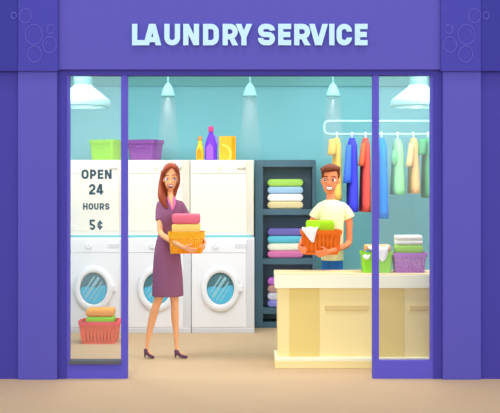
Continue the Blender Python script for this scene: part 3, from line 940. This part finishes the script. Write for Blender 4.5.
garment('hanging_shirt', 'mint green sleeveless top hanging in right window', 'shirt', 397.6, 139, 194.5, 8, 12.5, G('mint cloth', (152, 232, 160)), None, G('deep mint cloth', (122, 204, 150)), 0, (394.6, 157, 2.5, 8))
garment('hanging_shirt', 'apricot short sleeved shirt hanging in right window', 'shirt', 413.4, 138, 193.5, 7.5, 9.6, G('apricot cloth', (250, 190, 126)), (411.5, 143, 166.5, 5, 6.5, 408.8), G('light apricot cloth', (252, 206, 146)), .4)
garment('hanging_shirt', 'dark green short sleeved shirt hanging rightmost on the rail', 'shirt', 427.6, 138, 197.5, 9, 10.5, G('leaf green cloth', (84, 170, 118)), (422.5, 139, 155, 7, 8, 421.4), G('leaf green cloth', (84, 170, 118)))

# ------------------------------------------------------------------ lamps
def small_pendant(label, px):
    Y = 1.88; u = S(1, Y)
    x = X(px, Y); zb = Z(96.5, Y)
    root = thing('pendant_lamp', label, 'lamp', (x, Y, zb), group='small pendant lamps')
    bm = new_bm(); tube(bm, [(0, 0, u * 12), (0, 0, ZC - zb - .004)], u * .8, 8); obj('cord', bm, m_lamp, root, True)
    bm = new_bm()
    prof = [(u * 7.0, 0), (u * 7.1, u * 1.4), (u * 6.3, u * 3), (u * 5.2, u * 7), (u * 3.8, u * 10.4), (u * 1.9, u * 12.6), (u * 1.6, u * 13.6)]
    inner = [(r - u * .6, h) for r, h in prof[:-2]]
    loft(bm, [ring(Vector((0, 0, h)), Vector((1, 0, 0)), Vector((0, 1, 0)), r, r, 28) for r, h in list(reversed(inner)) + prof])
    obj('lamp_shade', bm, m_lamp, root, True)
    bm = new_bm(); ball(bm, (0, 0, u * 3.4), u * 2.6, 16)
    bulb = bpy.data.materials.get('lit bulb')
    if not bulb:
        bulb = bpy.data.materials.new('lit bulb'); bulb.use_nodes = True
        bulb.node_tree.nodes['Principled BSDF'].inputs['Emission Color'].default_value = (1, .97, .93, 1)
        bulb.node_tree.nodes['Principled BSDF'].inputs['Emission Strength'].default_value = 3.0
    obj('bulb', bm, bulb, root, True)
    bm = new_bm()
    zt2, zb2 = -.002, ztop - zb + .004
    loft(bm, [ring(Vector((0, 0, zt2 + (zb2 - zt2) * f)), Vector((1, 0, 0)), Vector((0, 1, 0)), u * (7 + 5.5 * f), u * (7 + 5.5 * f), 28) for f in (0, .5, 1)])
    obj('light_beam', bm, haze_mat('lit haze', 2.0, zt2, zb2), root)
    l = bpy.data.lights.new('pendant_bulb', 'SPOT'); l.energy = 5; l.spot_size = math.radians(42); l.spot_blend = .6; l.shadow_soft_size = .03
    lo = bpy.data.objects.new('pendant_bulb', l); COL.objects.link(lo); lo.location = (x, Y, zb + .002)
    return root


small_pendant('small pale mint bell pendant lamp above the woman', 168)
small_pendant('small pale mint bell pendant lamp above slate shelving', 250)
small_pendant('small pale mint bell pendant lamp above the man', 333)


def wide_pendant(label, px):
    Y = .75; u = S(1, Y); zb = Z(107, Y)
    root = thing('hood_lamp', label, 'lamp', (X(px, Y), Y, zb), group='wide hood lamps in the side windows')
    bm = new_bm()
    prof = [(27, 0), (27.3, 1), (27, 6.2), (26, 7.4), (20.5, 12), (15, 16.4), (10, 20.2), (9, 22)]
    out = [(r * u, h * u) for r, h in prof]; inn = [((r - 1) * u, h * u) for r, h in prof[:-2]]
    loft(bm, [ring(Vector((0, 0, h)), Vector((1, 0, 0)), Vector((0, 1, 0)), r, r, 40) for r, h in list(reversed(inn)) + out])
    obj('lamp_shade', bm, m_lamp, root, True)
    bm = new_bm(); lathe(bm, (0, 0, 0), [(9 * u, 21 * u), (9 * u, ZC - zb - .003)], 32); obj('stem', bm, m_lamp, root, True)
    bm = new_bm(); lathe(bm, (0, 0, 0), [(7 * u, 8 * u), (7 * u, 9 * u), (1e-4, 9.4 * u)], 24); obj('light_disc', bm, bpy.data.materials['lit bulb'], root, True)
    return root


def lamp_point(px, power):
    l = bpy.data.lights.new('hood_bulb', 'SPOT'); l.energy = power; l.shadow_soft_size = .12; l.color = (1, .98, .95)
    l.spot_size = math.radians(140); l.spot_blend = .3
    o = bpy.data.objects.new('hood_bulb', l); COL.objects.link(o); o.location = (X(px, .75), .75, Z(107, .75) - .01); o.rotation_euler = (math.radians(22), 0, 0)
    return o


lamp_point(83, 20); lamp_point(418, 20)
wide_pendant('wide pale mint hood lamp hanging behind the left window', 83)
wide_pendant('wide pale mint hood lamp hanging behind the right window', 418)


# ------------------------------------------------------------------ people
def hand(bm, wrist, palm_end, normal, thumb_side, curl, length, rad=.0075, spread=.9):
    """palm from wrist to palm_end, four fingers of unequal length bending by curl (degrees per knuckle)
    towards normal, thumb from the side of the palm near its base"""
    w, e = Vector(wrist), Vector(palm_end); fwd = (e - w).normalized(); nr = Vector(normal)
    nr = (nr - fwd * nr.dot(fwd)).normalized(); sd = fwd.cross(nr).normalized()
    if sd.dot(Vector(thumb_side)) < 0: sd = -sd
    L = (e - w).length
    pw = rad * 4.2
    rings = []
    for f, a in ((-.1, .62), (.15, .8), (.5, 1.0), (.85, 1.0), (1.05, .85)):
        rings.append(ring(w + fwd * (L * f), sd, nr, pw * a, rad * 1.5, 14))
    loft(bm, rings)
    for i, (k, ln) in enumerate(((.78, .88), (.27, 1.0), (-.27, .94), (-.76, .74))):
        base = w + fwd * (L * .82) + sd * (pw * k * .92)
        d = (fwd + sd * (k * .12 * spread)).normalized()
        ax = d.cross(nr).normalized(); pts = [base]; dd = d.copy()
        for seg in (.46, .32, .24):
            dd = (Matrix.Rotation(math.radians(curl if pts.__len__() > 1 else curl * .6), 3, ax) @ dd).normalized()
            pts.append(pts[-1] + dd * (length * ln * seg))
        tube(bm, pts, [rad * 1.05, rad, rad * .92, rad * .78], 10)
    tb = w + fwd * (L * .25) + sd * (pw * .75)
    d1 = (fwd * .6 + sd * .75 + nr * .3).normalized(); d2 = (fwd * .85 + sd * .25 + nr * .55).normalized()
    tube(bm, [tb, tb + d1 * length * .42, tb + d1 * length * .42 + d2 * length * .36], [rad * 1.25, rad * 1.1, rad * .85], 10)


def head_rings(bm, rows, Y, dfront, dback, sh=0.0):
    """rows: (py, centre px, half width px, depth factor)"""
    rings = []
    for py, cx, hw, df in rows:
        c = P(cx, py, Y); n = 24; R = []
        for i in range(n):
            a = 2 * PI * i / n
            dep = (dback if math.sin(a) > 0 else dfront) * df
            R.append(c + Vector((S(hw, Y) * math.cos(a), dep * math.sin(a), 0)))
        rings.append(R)
    loft(bm, rings)


def torso_rings(bm, rows, Y, pw=.9):
    """rows: (py, centre px, half width px, depth radius m, depth shift m)"""
    rows = smooth_path(rows, 4)
    loft(bm, [ring(P(cx, py, Y + ds), Vector((1, 0, 0)), Vector((0, 1, 0)), S(hw, Y), dr, 24, pw) for py, cx, hw, dr, ds in rows])


# ---- woman
YWm = .94
wm = thing('person', 'woman with long auburn hair in plum dress carrying an orange laundry basket', 'person', (X(166, YWm), YWm, 0))
s_ = S(1, YWm)
bm = new_bm()
# head, turned a little to the right of the picture
head_rings(bm, [(190.9, 170.2, .8, .3), (190, 170.3, 2.4, .55), (188, 170.5, 4.0, .78), (185.5, 170.6, 5.2, .92), (182, 170.7, 6.3, 1), (178, 170.8, 7.0, 1.03), (174, 170.9, 7.2, 1.0), (170, 171, 6.9, .95), (167, 171, 5.8, .8), (165, 171, 4.2, .6), (163.9, 171, 1.6, .3)], YWm, .075, .09)
YF = YWm - .074
ball(bm, P(170.9, 182.6, YF - .006), (.0075, .012, .011), 12)                        # nose tip
tube(bm, [P(170.8, 178.5, YF + .004), P(170.9, 182, YF - .006)], [.004, .006], 8)
ball(bm, P(163.9, 180.6, YWm + .0), (.008, .012, .02), 12); ball(bm, P(177.7, 180.6, YWm + .0), (.008, .012, .02), 12)   # ears
limb(bm, [(P(170.6, 186, YWm + .012), s_ * 3.1), (P(170.4, 193, YWm + .012), s_ * 2.9), (P(170.4, 199, YWm + .01), s_ * 3.6)])
# trunk under the dress
torso_rings(bm, [(198.5, 170.5, 5, .045, 0), (204, 170.5, 8.5, .055, 0), (215, 170, 9.4, .08, 0), (233, 168.2, 8.5, .075, 0), (250, 167.8, 11, .095, 0), (270, 167.8, 12, .10, 0), (282, 167.8, 8, .07, 0)], YWm)
# neckline: skin of the upper chest in the open collar
limb(bm, [(P(170.8, 197, YWm - .03), s_ * 3.0), (P(171.6, 203, YWm - .062), s_ * 2.2), (P(172.4, 209, YWm - .092), s_ * .9)])
# legs
limb(bm, [(P(163, 278, YWm), s_ * 6.4), (P(159.3, 296, YWm), s_ * 4.9), (P(156, 306, YWm - .008), s_ * 4.0), (P(152.6, 318, YWm + .012), s_ * 4.1), (P(149.2, 333, YWm + .01), s_ * 2.9), (P(147.2, 345, YWm + .006), s_ * 1.9), (P(147.0, 350.5, YWm), s_ * 2.0)])
limb(bm, [(P(172.5, 278, YWm), s_ * 6.4), (P(174.2, 296, YWm), s_ * 4.6), (P(174.8, 306, YWm - .008), s_ * 3.8), (P(175.0, 318, YWm + .012), s_ * 3.8), (P(175.9, 333, YWm + .01), s_ * 2.7), (P(176.4, 345, YWm + .006), s_ * 1.9), (P(176.9, 351.5, YWm), s_ * 2.0)])
limb(bm, [(P(146.6, 350.6, YWm), s_ * 1.9), (P(149.4, 353.2, YWm - .015), s_ * 1.7), (P(153, 356.6, YWm - .03), s_ * 1.1)], flat=1.2)
limb(bm, [(P(177.3, 351.8, YWm), s_ * 1.9), (P(181, 354.2, YWm - .015), s_ * 1.7), (P(186, 356.4, YWm - .03), s_ * 1.1)], flat=1.2)
# arms: the near one crosses in front of the basket, the far one holds its right end
yh = .565
limb(bm, [(P(163, 206, YWm), s_ * 3.0), (P(160.6, 213, YWm - .025), s_ * 3.3), (P(160, 225, YWm - .07), s_ * 3.0), (P(161.0, 233.4, YWm - .12), s_ * 2.9), (P(168, 238.8, .70), s_ * 2.9), (P(178, 244.4, .585), s_ * 2.4), (P(184.5, 247.6, yh), s_ * 2.0)])
hand(bm, P(184, 247.4, yh), P(191, 250.2, yh + .003), (0, .8, .55), (0, -.3, 1), 16, .062, .0072)
limb(bm, [(P(178, 206, YWm + .0), s_ * 3.0), (P(185, 214, YWm + .018), s_ * 3.2), (P(193, 225, YWm - .01), s_ * 3.0), (P(199, 233, YWm - .05), s_ * 2.7), (P(203.0, 239, YWm - .12), s_ * 2.3), (P(204.2, 243, .73), s_ * 1.9)])
hand(bm, P(204.2, 242.2, .735), P(204.0, 247.2, .64), (-1, -.1, .15), (0, 0, 1), 34, .066, .0072)
wbody = remeshed('body', bm, m_skin_w, .0042, wm, 3)
# dress
bm = new_bm()
torso_rings(bm, [(199.5, 170.5, 5.5, .05, 0), (201.2, 170.5, 10.5, .062, 0), (205, 170.5, 12.4, .08, 0), (212, 170.4, 12.0, .098, -.004), (219, 169.8, 11.6, .1, -.004), (227, 168.8, 10.6, .09, 0), (234, 168.2, 10.2, .086, 0), (243, 167.8, 12, .1, 0), (256, 167.2, 13.4, .118, 0), (275, 167.6, 15, .128, 0), (295.8, 167.8, 15.7, .132, 0)], YWm)
limb(bm, [(P(161.6, 204.8, YWm - .0), s_ * 5.2), (P(160.4, 212, YWm - .02), s_ * 5.0), (P(160.3, 220.6, YWm - .045), s_ * 4.9)], cuff=True)
limb(bm, [(P(179.4, 205, YWm), s_ * 5.0), (P(183.5, 212, YWm + .014), s_ * 4.8), (P(187.4, 219, YWm + .008), s_ * 4.5)], cuff=True)
# cut the round ends of hem and sleeve: slicing happens by the voxel mesh itself; neckline is opened below
remeshed('dress', bm, m_dress, .006, wm, 3)
bm = new_bm()
tube(bm, [P(167.6, 198.2, YWm - .045), P(169.4, 203, YWm - .082), P(172.0, 210, YWm - .106)], [s_ * 1.1, s_ * 1.2, s_ * .7], 8)
tube(bm, [P(174.2, 197.6, YWm - .045), P(174.8, 203, YWm - .082), P(172.9, 210, YWm - .106)], [s_ * 1.2, s_ * 1.4, s_ * .7], 8)
obj('collar', bm, m_collar, wm, True, True)
# hair
bm = new_bm()
head_rings(bm, [(199, 170, 5, .7), (192, 170, 7.2, .9), (186, 170.4, 8.4, 1), (178, 170.8, 9.0, 1.05), (171, 170.9, 8.8, 1.05), (166.5, 171, 7.2, .95), (164, 171, 4.8, .7), (162.8, 171, 1.6, .3)], YWm + .045, .04, .075)
limb(bm, [(P(172.8, 165.4, YWm - .03), s_ * 2.4), (P(168, 167.6, YF + .012), s_ * 2.9), (P(164.2, 171.6, YF + .018), s_ * 2.4), (P(161.9, 177, YF + .04), s_ * 1.7), (P(160.4, 185, YF + .04), s_ * 1.9), (P(160.9, 196, YF + .0), s_ * 3.2), (P(163.8, 203.5, YF - .012), s_ * 2.6), (P(166.6, 208, YF - .02), s_ * 1.0)])
limb(bm, [(P(164, 172, YWm + .03), s_ * 3.0), (P(161.6, 182, YWm + .03), s_ * 2.8), (P(161.6, 194, YWm - .02), s_ * 3.8), (P(164.6, 201, YWm - .05), s_ * 3.0)])
limb(bm, [(P(171.5, 165.2, YWm - .03), s_ * 2.4), (P(175.2, 167.6, YF + .012), s_ * 2.4), (P(178.4, 173, YF + .03), s_ * 1.5), (P(179.3, 180, YF + .05), s_ * 1.2), (P(177.8, 186.5, YF + .06), s_ * 1.4), (P(175.4, 191.5, YF + .07), s_ * 1.2)])
remeshed('hair', bm, m_hair_w, .005, wm, 3)


def face(parent, body, eyes, brows, mouth, iris, brow_m, gaze, who, Yn):
    """features laid on the skin of the face"""
    from mathutils.bvhtree import BVHTree
    o0 = origin(parent)
    tree = BVHTree.FromPolygons([v.co + o0 for v in body.data.vertices], [tuple(p.vertices) for p in body.data.polygons])
    eye_pt = Vector((0, -D0, EYE))

    def on(px, py, lift=0.0):
        t = P(px, py, Yn); d = (t - eye_pt).normalized()
        hit = tree.ray_cast(eye_pt, d)[0]
        return (hit if hit else t) - d * lift
    k = S(1, Yn)
    def sub(name, bm, m, par):
        me = obj(name, bm, m, par, True); me.data.transform(Matrix.Translation(-origin(par)))
    for (ex, ey) in eyes:
        c = on(ex, ey, -.001)
        bm = new_bm(); ball(bm, c, (k * 1.9, .006, k * 1.45), 16); e = obj('eye', bm, m_eye, parent, True, True)
        bm = new_bm(); ball(bm, c + Vector((gaze[0] * k, -.0042, -gaze[1] * k)), (k * 1.0, .003, k * 1.15), 12); sub('iris', bm, iris, e)
        bm = new_bm(); tube(bm, [on(ex - 2.0, ey - .5, .003), on(ex - 1, ey - 1.3, .005), on(ex, ey - 1.6, .0055), on(ex + 1, ey - 1.3, .005), on(ex + 2.0, ey - .5, .003)], k * .3, 6); sub('eyelid', bm, brow_m, e)
    for br in brows:
        bm = new_bm(); tube(bm, [on(a, b, .001) for a, b in smooth_path(br, 3)], k * .45, 6); obj('eyebrow', bm, brow_m, parent, True, True)
    mx, my, mw, mh = mouth
    top = [(mx + mw * t, my - mh * .5 + mh * .10 * (1 - t * t)) for t in [-1 + i / 4 for i in range(9)]]
    low = [(mx + mw * t, my - mh * .5 + mh * math.sqrt(max(0, 1 - t * t))) for t in [1 - i / 4 for i in range(1, 8)]]

    def patch(poly, l0, l1):
        bm = new_bm(); c = (sum(a for a, b in poly) / len(poly), sum(b for a, b in poly) / len(poly)); n = len(poly)
        fr = [bm.verts.new(on(a, b, l1)) for a, b in poly]; bk = [bm.verts.new(on(a, b, l0)) for a, b in poly]
        cf = bm.verts.new(on(c[0], c[1], l1)); cb = bm.verts.new(on(c[0], c[1], l0))
        for i in range(n):
            q = (i + 1) % n
            bm.faces.new((cf, fr[i], fr[q])); bm.faces.new((cb, bk[q], bk[i])); bm.faces.new((fr[i], bk[i], bk[q], fr[q]))
        return bm
    mo = obj('mouth', patch(top + low, -.003, .0012), m_mouth, parent, True, True)
    tl = [(a, min(b, my + mh * (.05 if who == 'w' else .36))) for a, b in low]
    tp = [(mx + (a - mx) * .88, my + (b - my) * .86) for a, b in top + tl]
    sub('teeth', patch(tp, 0, .0024), m_teeth, mo)
    pts = [on(a, b, .001) for a, b in top + low]; pts.append(pts[0])
    bm = new_bm(); tube(bm, pts, k * (.34 if who == 'w' else .2), 6); sub('lips', bm, m_lip, mo)


face(wm, wbody, [(166.7, 179.4), (174.2, 179.1)], [[(164.6, 176.4), (166.6, 175.3), (168.8, 175.9)], [(172.4, 175.5), (174.6, 174.6), (176.8, 175.7)]],
     (170.4, 186.2, 2.9, 3.6), m_iris, m_brow_w, (.55, -.1), 'w', YWm)
# shoes: peep-toe pumps with a stiletto heel
for (hx, hy, tx, ty) in ((145.9, 350.6, 154.2, 357.4), (176.4, 351.6, 187.6, 357.0)):
    sh = new_bm()
    toe = P(tx - 1.2, ty - .6, YWm - .035); hl = P(hx, hy, YWm)
    toe.z = .016
    mid = (hl + toe) / 2 + Vector((0, -.005, -.012))
    limb(sh, [(hl + Vector((0, 0, .004)), s_ * 2.3), (hl + (mid - hl) * .5, s_ * 2.1), (mid, s_ * 2.0), (toe, s_ * 1.5)], 12, 4, 1.25)
    b = Vector(hl) + Vector((-.004, 0, -.01)); g = Vector((b.x - .006, b.y, .006))
    tube(sh, [b, g], [.014, .006], 10)
    o = remeshed('shoe', sh, m_shoe, .004, wm, 2)

# woman's basket and towels
yB = .715; u = S(1, yB - .10)
zb_ = Z(253.6, yB - .1); hB = Z(232, yB - .1) - zb_
wb = make_tub('orange woven laundry basket held by the woman in plum dress', (X(186.4, yB - .05), yB, zb_), 0, u * 31.5, u * 34.5, .205, hB,
              dots_mat('orange weave', (250, 148, 12), (255, 206, 70), 62, .34), u * 6, dots_mat('amber weave rim', (254, 172, 20), (255, 214, 80), 85, .30), grip=False, name='laundry_basket', cat='basket')
towel('yellow folded towel in the basket held by the woman', X(186.3, yB), yB - .004, zb_ + hB - u * 1.5, u * 27.8, .17, u * 9.4, C_('butter terry', (252, 214, 118)), 'towels in the woman\'s basket')
towel('rose pink folded towel topmost in basket held by the woman', X(186.3, yB), yB - .004, zb_ + hB + u * 7.9, u * 27.4, .17, u * 10, C_('rose terry', (236, 116, 136)), 'towels in the woman\'s basket')
bm = new_bm(); loft(bm, [rrect(0, 0, .007, u * 29, .185, .02), rrect(0, 0, hB - u * 1.5, u * 31, .195, .03)])
o = obj('laundry_heap', bm, C_('butter terry', (252, 214, 118)), None, True); o.location = (X(186.4, yB - .05), yB, zb_)
tag(o, 'yellow laundry filling the orange basket held by the woman', 'laundry')

# ---- man
YM = 1.10
mn = thing('person', 'smiling brown haired man in pale yellow shirt holding basket behind counter', 'person', (X(332, YM), YM, 0))
s_ = S(1, YM)
bm = new_bm()
head_rings(bm, [(193.2, 329.2, 2, .35), (192.2, 329.2, 4, .6), (190, 329.4, 5.6, .8), (187, 329.7, 6.8, .93), (183, 330, 7.7, 1.0), (179, 330.2, 8.0, 1.03), (174, 330.3, 8.0, 1.0), (170, 330.4, 7.5, .95), (167, 330.4, 6.2, .8), (165.2, 330.4, 4, .55), (164.3, 330.4, 1.5, .3)], YM, .082, .095)
YG = YM - .081
ball(bm, P(329.6, 184.3, YG - .006), (.009, .013, .011), 12); tube(bm, [P(329.8, 179.5, YG + .004), P(329.6, 184, YG - .006)], [.005, .007], 8)
ball(bm, P(321.9, 181.6, YM), (.010, .013, .024), 12); ball(bm, P(338.6, 181.6, YM), (.010, .013, .024), 12)
limb(bm, [(P(330.2, 188, YM + .014), s_ * 4.4), (P(330.6, 196, YM + .014), s_ * 4.2), (P(331, 203, YM + .01), s_ * 5.0)])
torso_rings(bm, [(201, 331.3, 7, .05, 0), (206, 332, 13, .07, 0), (218, 332, 12.2, .09, 0), (240, 332, 10, .085, 0), (258, 332, 10, .09, 0), (272, 332, 10, .09, 0), (280, 332, 7, .07, 0)], YM)
zfo = .0
for sx in (-1, 1):
    hp = P(332 + sx * 5, 272, YM); kn = P(332 + sx * 6, 318, YM); an = P(332 + sx * 6.3, 352, YM)
    limb(bm, [(hp, s_ * 6.2), ((hp + kn) / 2, s_ * 5.8), (kn, s_ * 4.6), ((kn + an) / 2, s_ * 4.4), (an, s_ * 3.2), (Vector((an.x, an.y, .05)), s_ * 3.0)])
    limb(bm, [(Vector((an.x, an.y + .01, .045)), .035), (Vector((an.x + sx * .01, an.y - .07, .035)), .03), (Vector((an.x + sx * .016, an.y - .15, .028)), .022)])
ya = .742
limb(bm, [(P(343, 208.5, YM), s_ * 3.8), (P(348.2, 217, YM), s_ * 4.2), (P(349.2, 230, YM - .02), s_ * 3.3), (P(348.6, 243, YM - .05), s_ * 3.2), (P(342.5, 247, .91), s_ * 2.9), (P(334.5, 250, .775), s_ * 2.5), (P(328, 251.8, ya), s_ * 2.2)])
hand(bm, P(328.6, 251.6, ya), P(321.5, 253.6, ya - .002), (0, .85, .5), (0, -.3, 1), 14, .068, .0082)
limb(bm, [(P(321, 208.5, YM), s_ * 3.8), (P(315.4, 217, YM + .01), s_ * 4.2), (P(309, 230, YM + .04), s_ * 3.4), (P(303, 241, YM + .02), s_ * 3.1), (P(300.6, 246, .95), s_ * 2.6), (P(300.2, 248.6, .875), s_ * 2.2)])
hand(bm, P(300.4, 248.4, .875), P(301.6, 250.4, .78), (1, -.1, .15), (0, 0, 1), 34, .068, .0082)
mbody = remeshed('body', bm, m_skin_m, .0045, mn, 3)
bm = new_bm()
torso_rings(bm, [(199.8, 331, 5.6, .055, 0), (202, 331.4, 9.5, .066, 0), (205.5, 332, 12.6, .085, 0), (212, 332, 12.8, .104, 0), (222, 332, 12, .11, 0), (240, 332.2, 11.2, .105, 0), (260, 332.3, 11.2, .108, 0)], YM)
limb(bm, [(P(341.5, 206.8, YM), s_ * 5.4), (P(346.4, 212, YM), s_ * 5.6), (P(349.6, 218.4, YM), s_ * 5.9)], cuff=True)
limb(bm, [(P(322.4, 206.8, YM), s_ * 5.4), (P(317.4, 212, YM + .003), s_ * 5.6), (P(314.2, 217.6, YM + .012), s_ * 5.9)], cuff=True)
remeshed('shirt', bm, m_shirt, .006, mn, 3)
bm = new_bm()
torso_rings(bm, [(258.5, 332.2, 10.4, .1, 0), (268, 332.2, 10.9, .104, 0), (277, 332.2, 11.3, .106, 0), (284, 332.2, 10.5, .1, 0)], YM)
for sx in (-1, 1):
    hp = P(332 + sx * 5, 276, YM); kn = P(332 + sx * 6, 318, YM); an = P(332 + sx * 6.3, 352, YM)
    limb(bm, [(hp, s_ * 6.8), ((hp + kn) / 2, s_ * 6.6), (kn, s_ * 5.6), ((kn + an) / 2, s_ * 5.2), (Vector((an.x, an.y, .09)), s_ * 4.8)])
remeshed('jeans', bm, m_jeans, .007, mn, 3)
for sx in (-1, 1):
    an = P(332 + sx * 6.3, 352, YM); bm = new_bm()
    limb(bm, [(Vector((an.x, an.y + .03, .045)), .043), (Vector((an.x + sx * .01, an.y - .07, .042)), .041), (Vector((an.x + sx * .016, an.y - .16, .036)), .034)])
    remeshed('shoe', bm, mat('dark shoe', (70, 60, 70), .5, .3), .006, mn, 2)
bm = new_bm()
head_rings(bm, [(184, 330.4, 7.2, .85), (180, 330.4, 8.5, 1), (176, 330.4, 9.0, 1.05), (171, 330.4, 9.0, 1.05), (167, 330.4, 7.8, .95), (164.8, 330.6, 5, .7), (163.6, 330.6, 1.6, .3)], YM + .04, .04, .077)
limb(bm, [(P(338, 168.5, YM - .04), s_ * 2.8), (P(333.5, 168, YG + .012), s_ * 3.4), (P(328, 168.6, YG + .006), s_ * 3.5), (P(323.6, 169.8, YG + .012), s_ * 2.4), (P(320.6, 168.8, YG + .02), s_ * 1.0)])
limb(bm, [(P(336, 167.8, YM - .02), s_ * 3.0), (P(331, 166.8, YM - .03), s_ * 3.2), (P(325.5, 168, YM - .03), s_ * 2.8)])
limb(bm, [(P(337, 168.5, YM - .03), s_ * 2.6), (P(338.8, 173, YM - .035), s_ * 1.7), (P(338.6, 178.6, YM - .025), s_ * .9)])
limb(bm, [(P(324, 168.5, YM - .03), s_ * 2.6), (P(322.6, 172.6, YM - .04), s_ * 1.6), (P(322.7, 177, YM - .03), s_ * .8)])
remeshed('hair', bm, m_hair_m, .005, mn, 3)
face(mn, mbody, [(325.6, 180.2), (333.7, 180.2)], [[(323.0, 177.2), (325.4, 176.2), (327.8, 176.9)], [(331.4, 176.9), (333.6, 176.2), (336.0, 177.2)]],
     (329.3, 188.6, 3.4, 4.5), m_irisb, m_brow_m, (-.6, .1), 'm', YM)

# man's basket
yN = .872; u = S(1, yN - .1)
zn = Z(254.8, yN - .1); hN = Z(230.3, yN - .1) - zn
mb = slat_basket('dark orange slatted laundry basket held by the man behind counter', (X(321.2, yN - .05), yN, zn), 0, u * 33.5, u * 38, .18, hN,
                 mat('dark orange plastic', (234, 112, 18), .6, .2), mat('burnt orange rim', (236, 112, 22), .6, .2), 9, .22, out=.012)
towel('lime green folded towel in the basket held by the man', X(320, yN), yN + .01, zn + hN - u * 1.5, u * 28, .13, u * 11, C_('bright lime terry', (164, 224, 42)))
bm = new_bm(); loft(bm, [rrect(0, 0, .008, u * 30.5, .158, .02), rrect(0, 0, hN - u * 1.5, u * 34, .168, .03)])
o = obj('laundry_heap', bm, C_('amber laundry', (246, 142, 40)), None, True); o.location = (X(321.2, yN - .05), yN, zn)
tag(o, 'amber laundry showing through the slits of the basket held by the man', 'laundry')
yf = yN - .114
drape('white_cloth', 'white cloth hanging over front rim of basket held by the man', [P(312, 229.5, yN - .04), P(310.5, 227.6, yN - .08), P(309.6, 229.6, yf - .016), P(311, 236, yf - .010), P(313, 242.5, yf - .006)],
      [u * 12, u * 16, u * 15, u * 9, u * 2], C_('white cotton', (252, 252, 252)), 'cloth')

# ------------------------------------------------------------------ camera, light
cam = bpy.data.cameras.new('camera'); co = bpy.data.objects.new('camera', cam); COL.objects.link(co)
co.location = (0, -D0, EYE); co.rotation_euler = (PI / 2, 0, 0)
cam.sensor_width = 36; cam.lens = F * 36 / 500; cam.shift_y = -(206.5 - HZ) / 500
SC.camera = co

SKYH = 1.95
w = bpy.data.worlds.new('sky'); SC.world = w; w.use_nodes = True
nt = w.node_tree; bg = nt.nodes['Background']; bg.inputs[1].default_value = 1.0
tc = nt.nodes.new('ShaderNodeTexCoord'); sp = nt.nodes.new('ShaderNodeSeparateXYZ'); rp = nt.nodes.new('ShaderNodeValToRGB')
mr = nt.nodes.new('ShaderNodeMapRange'); mr.inputs['From Min'].default_value = -1; mr.inputs['From Max'].default_value = 1
nt.links.new(tc.outputs['Generated'], sp.inputs[0]); nt.links.new(sp.outputs['Z'], mr.inputs['Value'])
nt.links.new(mr.outputs[0], rp.inputs['Fac']); nt.links.new(rp.outputs['Color'], bg.inputs['Color'])
el = rp.color_ramp.elements                                    # hazy bright horizon, calmer zenith, pale street below
el[0].position = 0.0; el[0].color = (.55, .50, .46, 1)
el[1].position = 1.0; el[1].color = (.3, .34, .4, 1)
for p_, c_ in ((.495, (1.15, 1.1, 1.05, 1)), (.505, (SKYH * .97, SKYH * .99, SKYH, 1)), (.62, (SKYH * .8, SKYH * .83, SKYH * .86, 1)), (.8, (.44, .48, .54, 1))):
    e_ = el.new(p_); e_.color = c_


def area(name, loc, size, power, rot=(0, 0, 0), color=(1, 1, 1)):
    l = bpy.data.lights.new(name, 'AREA'); l.shape = 'RECTANGLE'; l.size, l.size_y = size; l.energy = power; l.color = color
    o = bpy.data.objects.new(name, l); COL.objects.link(o); o.location = loc; o.rotation_euler = rot
    return o


area('ceiling_fill', (-1.2, 1.5, ZC - .02), (2.2, 1.8), 18)  # unseen pair of area lights, added to brighten the interior
area('ceiling_fill', (1.2, 1.5, ZC - .02), (2.2, 1.8), 18)
for x in (-1.25, 1.25):
    area('shopfront_fill', (x, .24, 2.72), (2.3, .3), 6.5, (math.radians(62), 0, 0))  # added fill hidden behind the lintel, aimed at the back of the shop
    area('inward_fill', (x, 1.05, 2.86), (2.3, .3), 4, (math.radians(50), 0, 0))  # second row of unseen fill, tilted inward for flatter front light
for x in (-1.72, 1.72):
    area('window_fill', (x, .24, 2.72), (.9, .3), 13, (math.radians(46), 0, 0))  # hidden fill added to lift the dim zones behind the side windows
area('wall_fill', (1.5, 2.86, ZC - .02), (1.9, .25), 1.5)  # unseen strip added to brighten the right part of the back wall
area('rail_fill', (1.6, 1.6, ZC - .03), (1.0, .8), 3, (math.radians(28), 0, 0))  # fill added out of view to lighten the garments and right side
sun = bpy.data.lights.new('sun', 'SUN'); sun.energy = .75; sun.angle = math.radians(8); sun.color = (1, .98, .95)
so = bpy.data.objects.new('sun', sun); COL.objects.link(so); so.rotation_euler = (math.radians(20), math.radians(-4), 0)

SC.view_settings.view_transform = 'Standard'; SC.view_settings.look = 'None'; SC.view_settings.gamma = 1.0
SC.view_settings.use_curve_mapping = False; SC.view_settings.exposure = 0.35
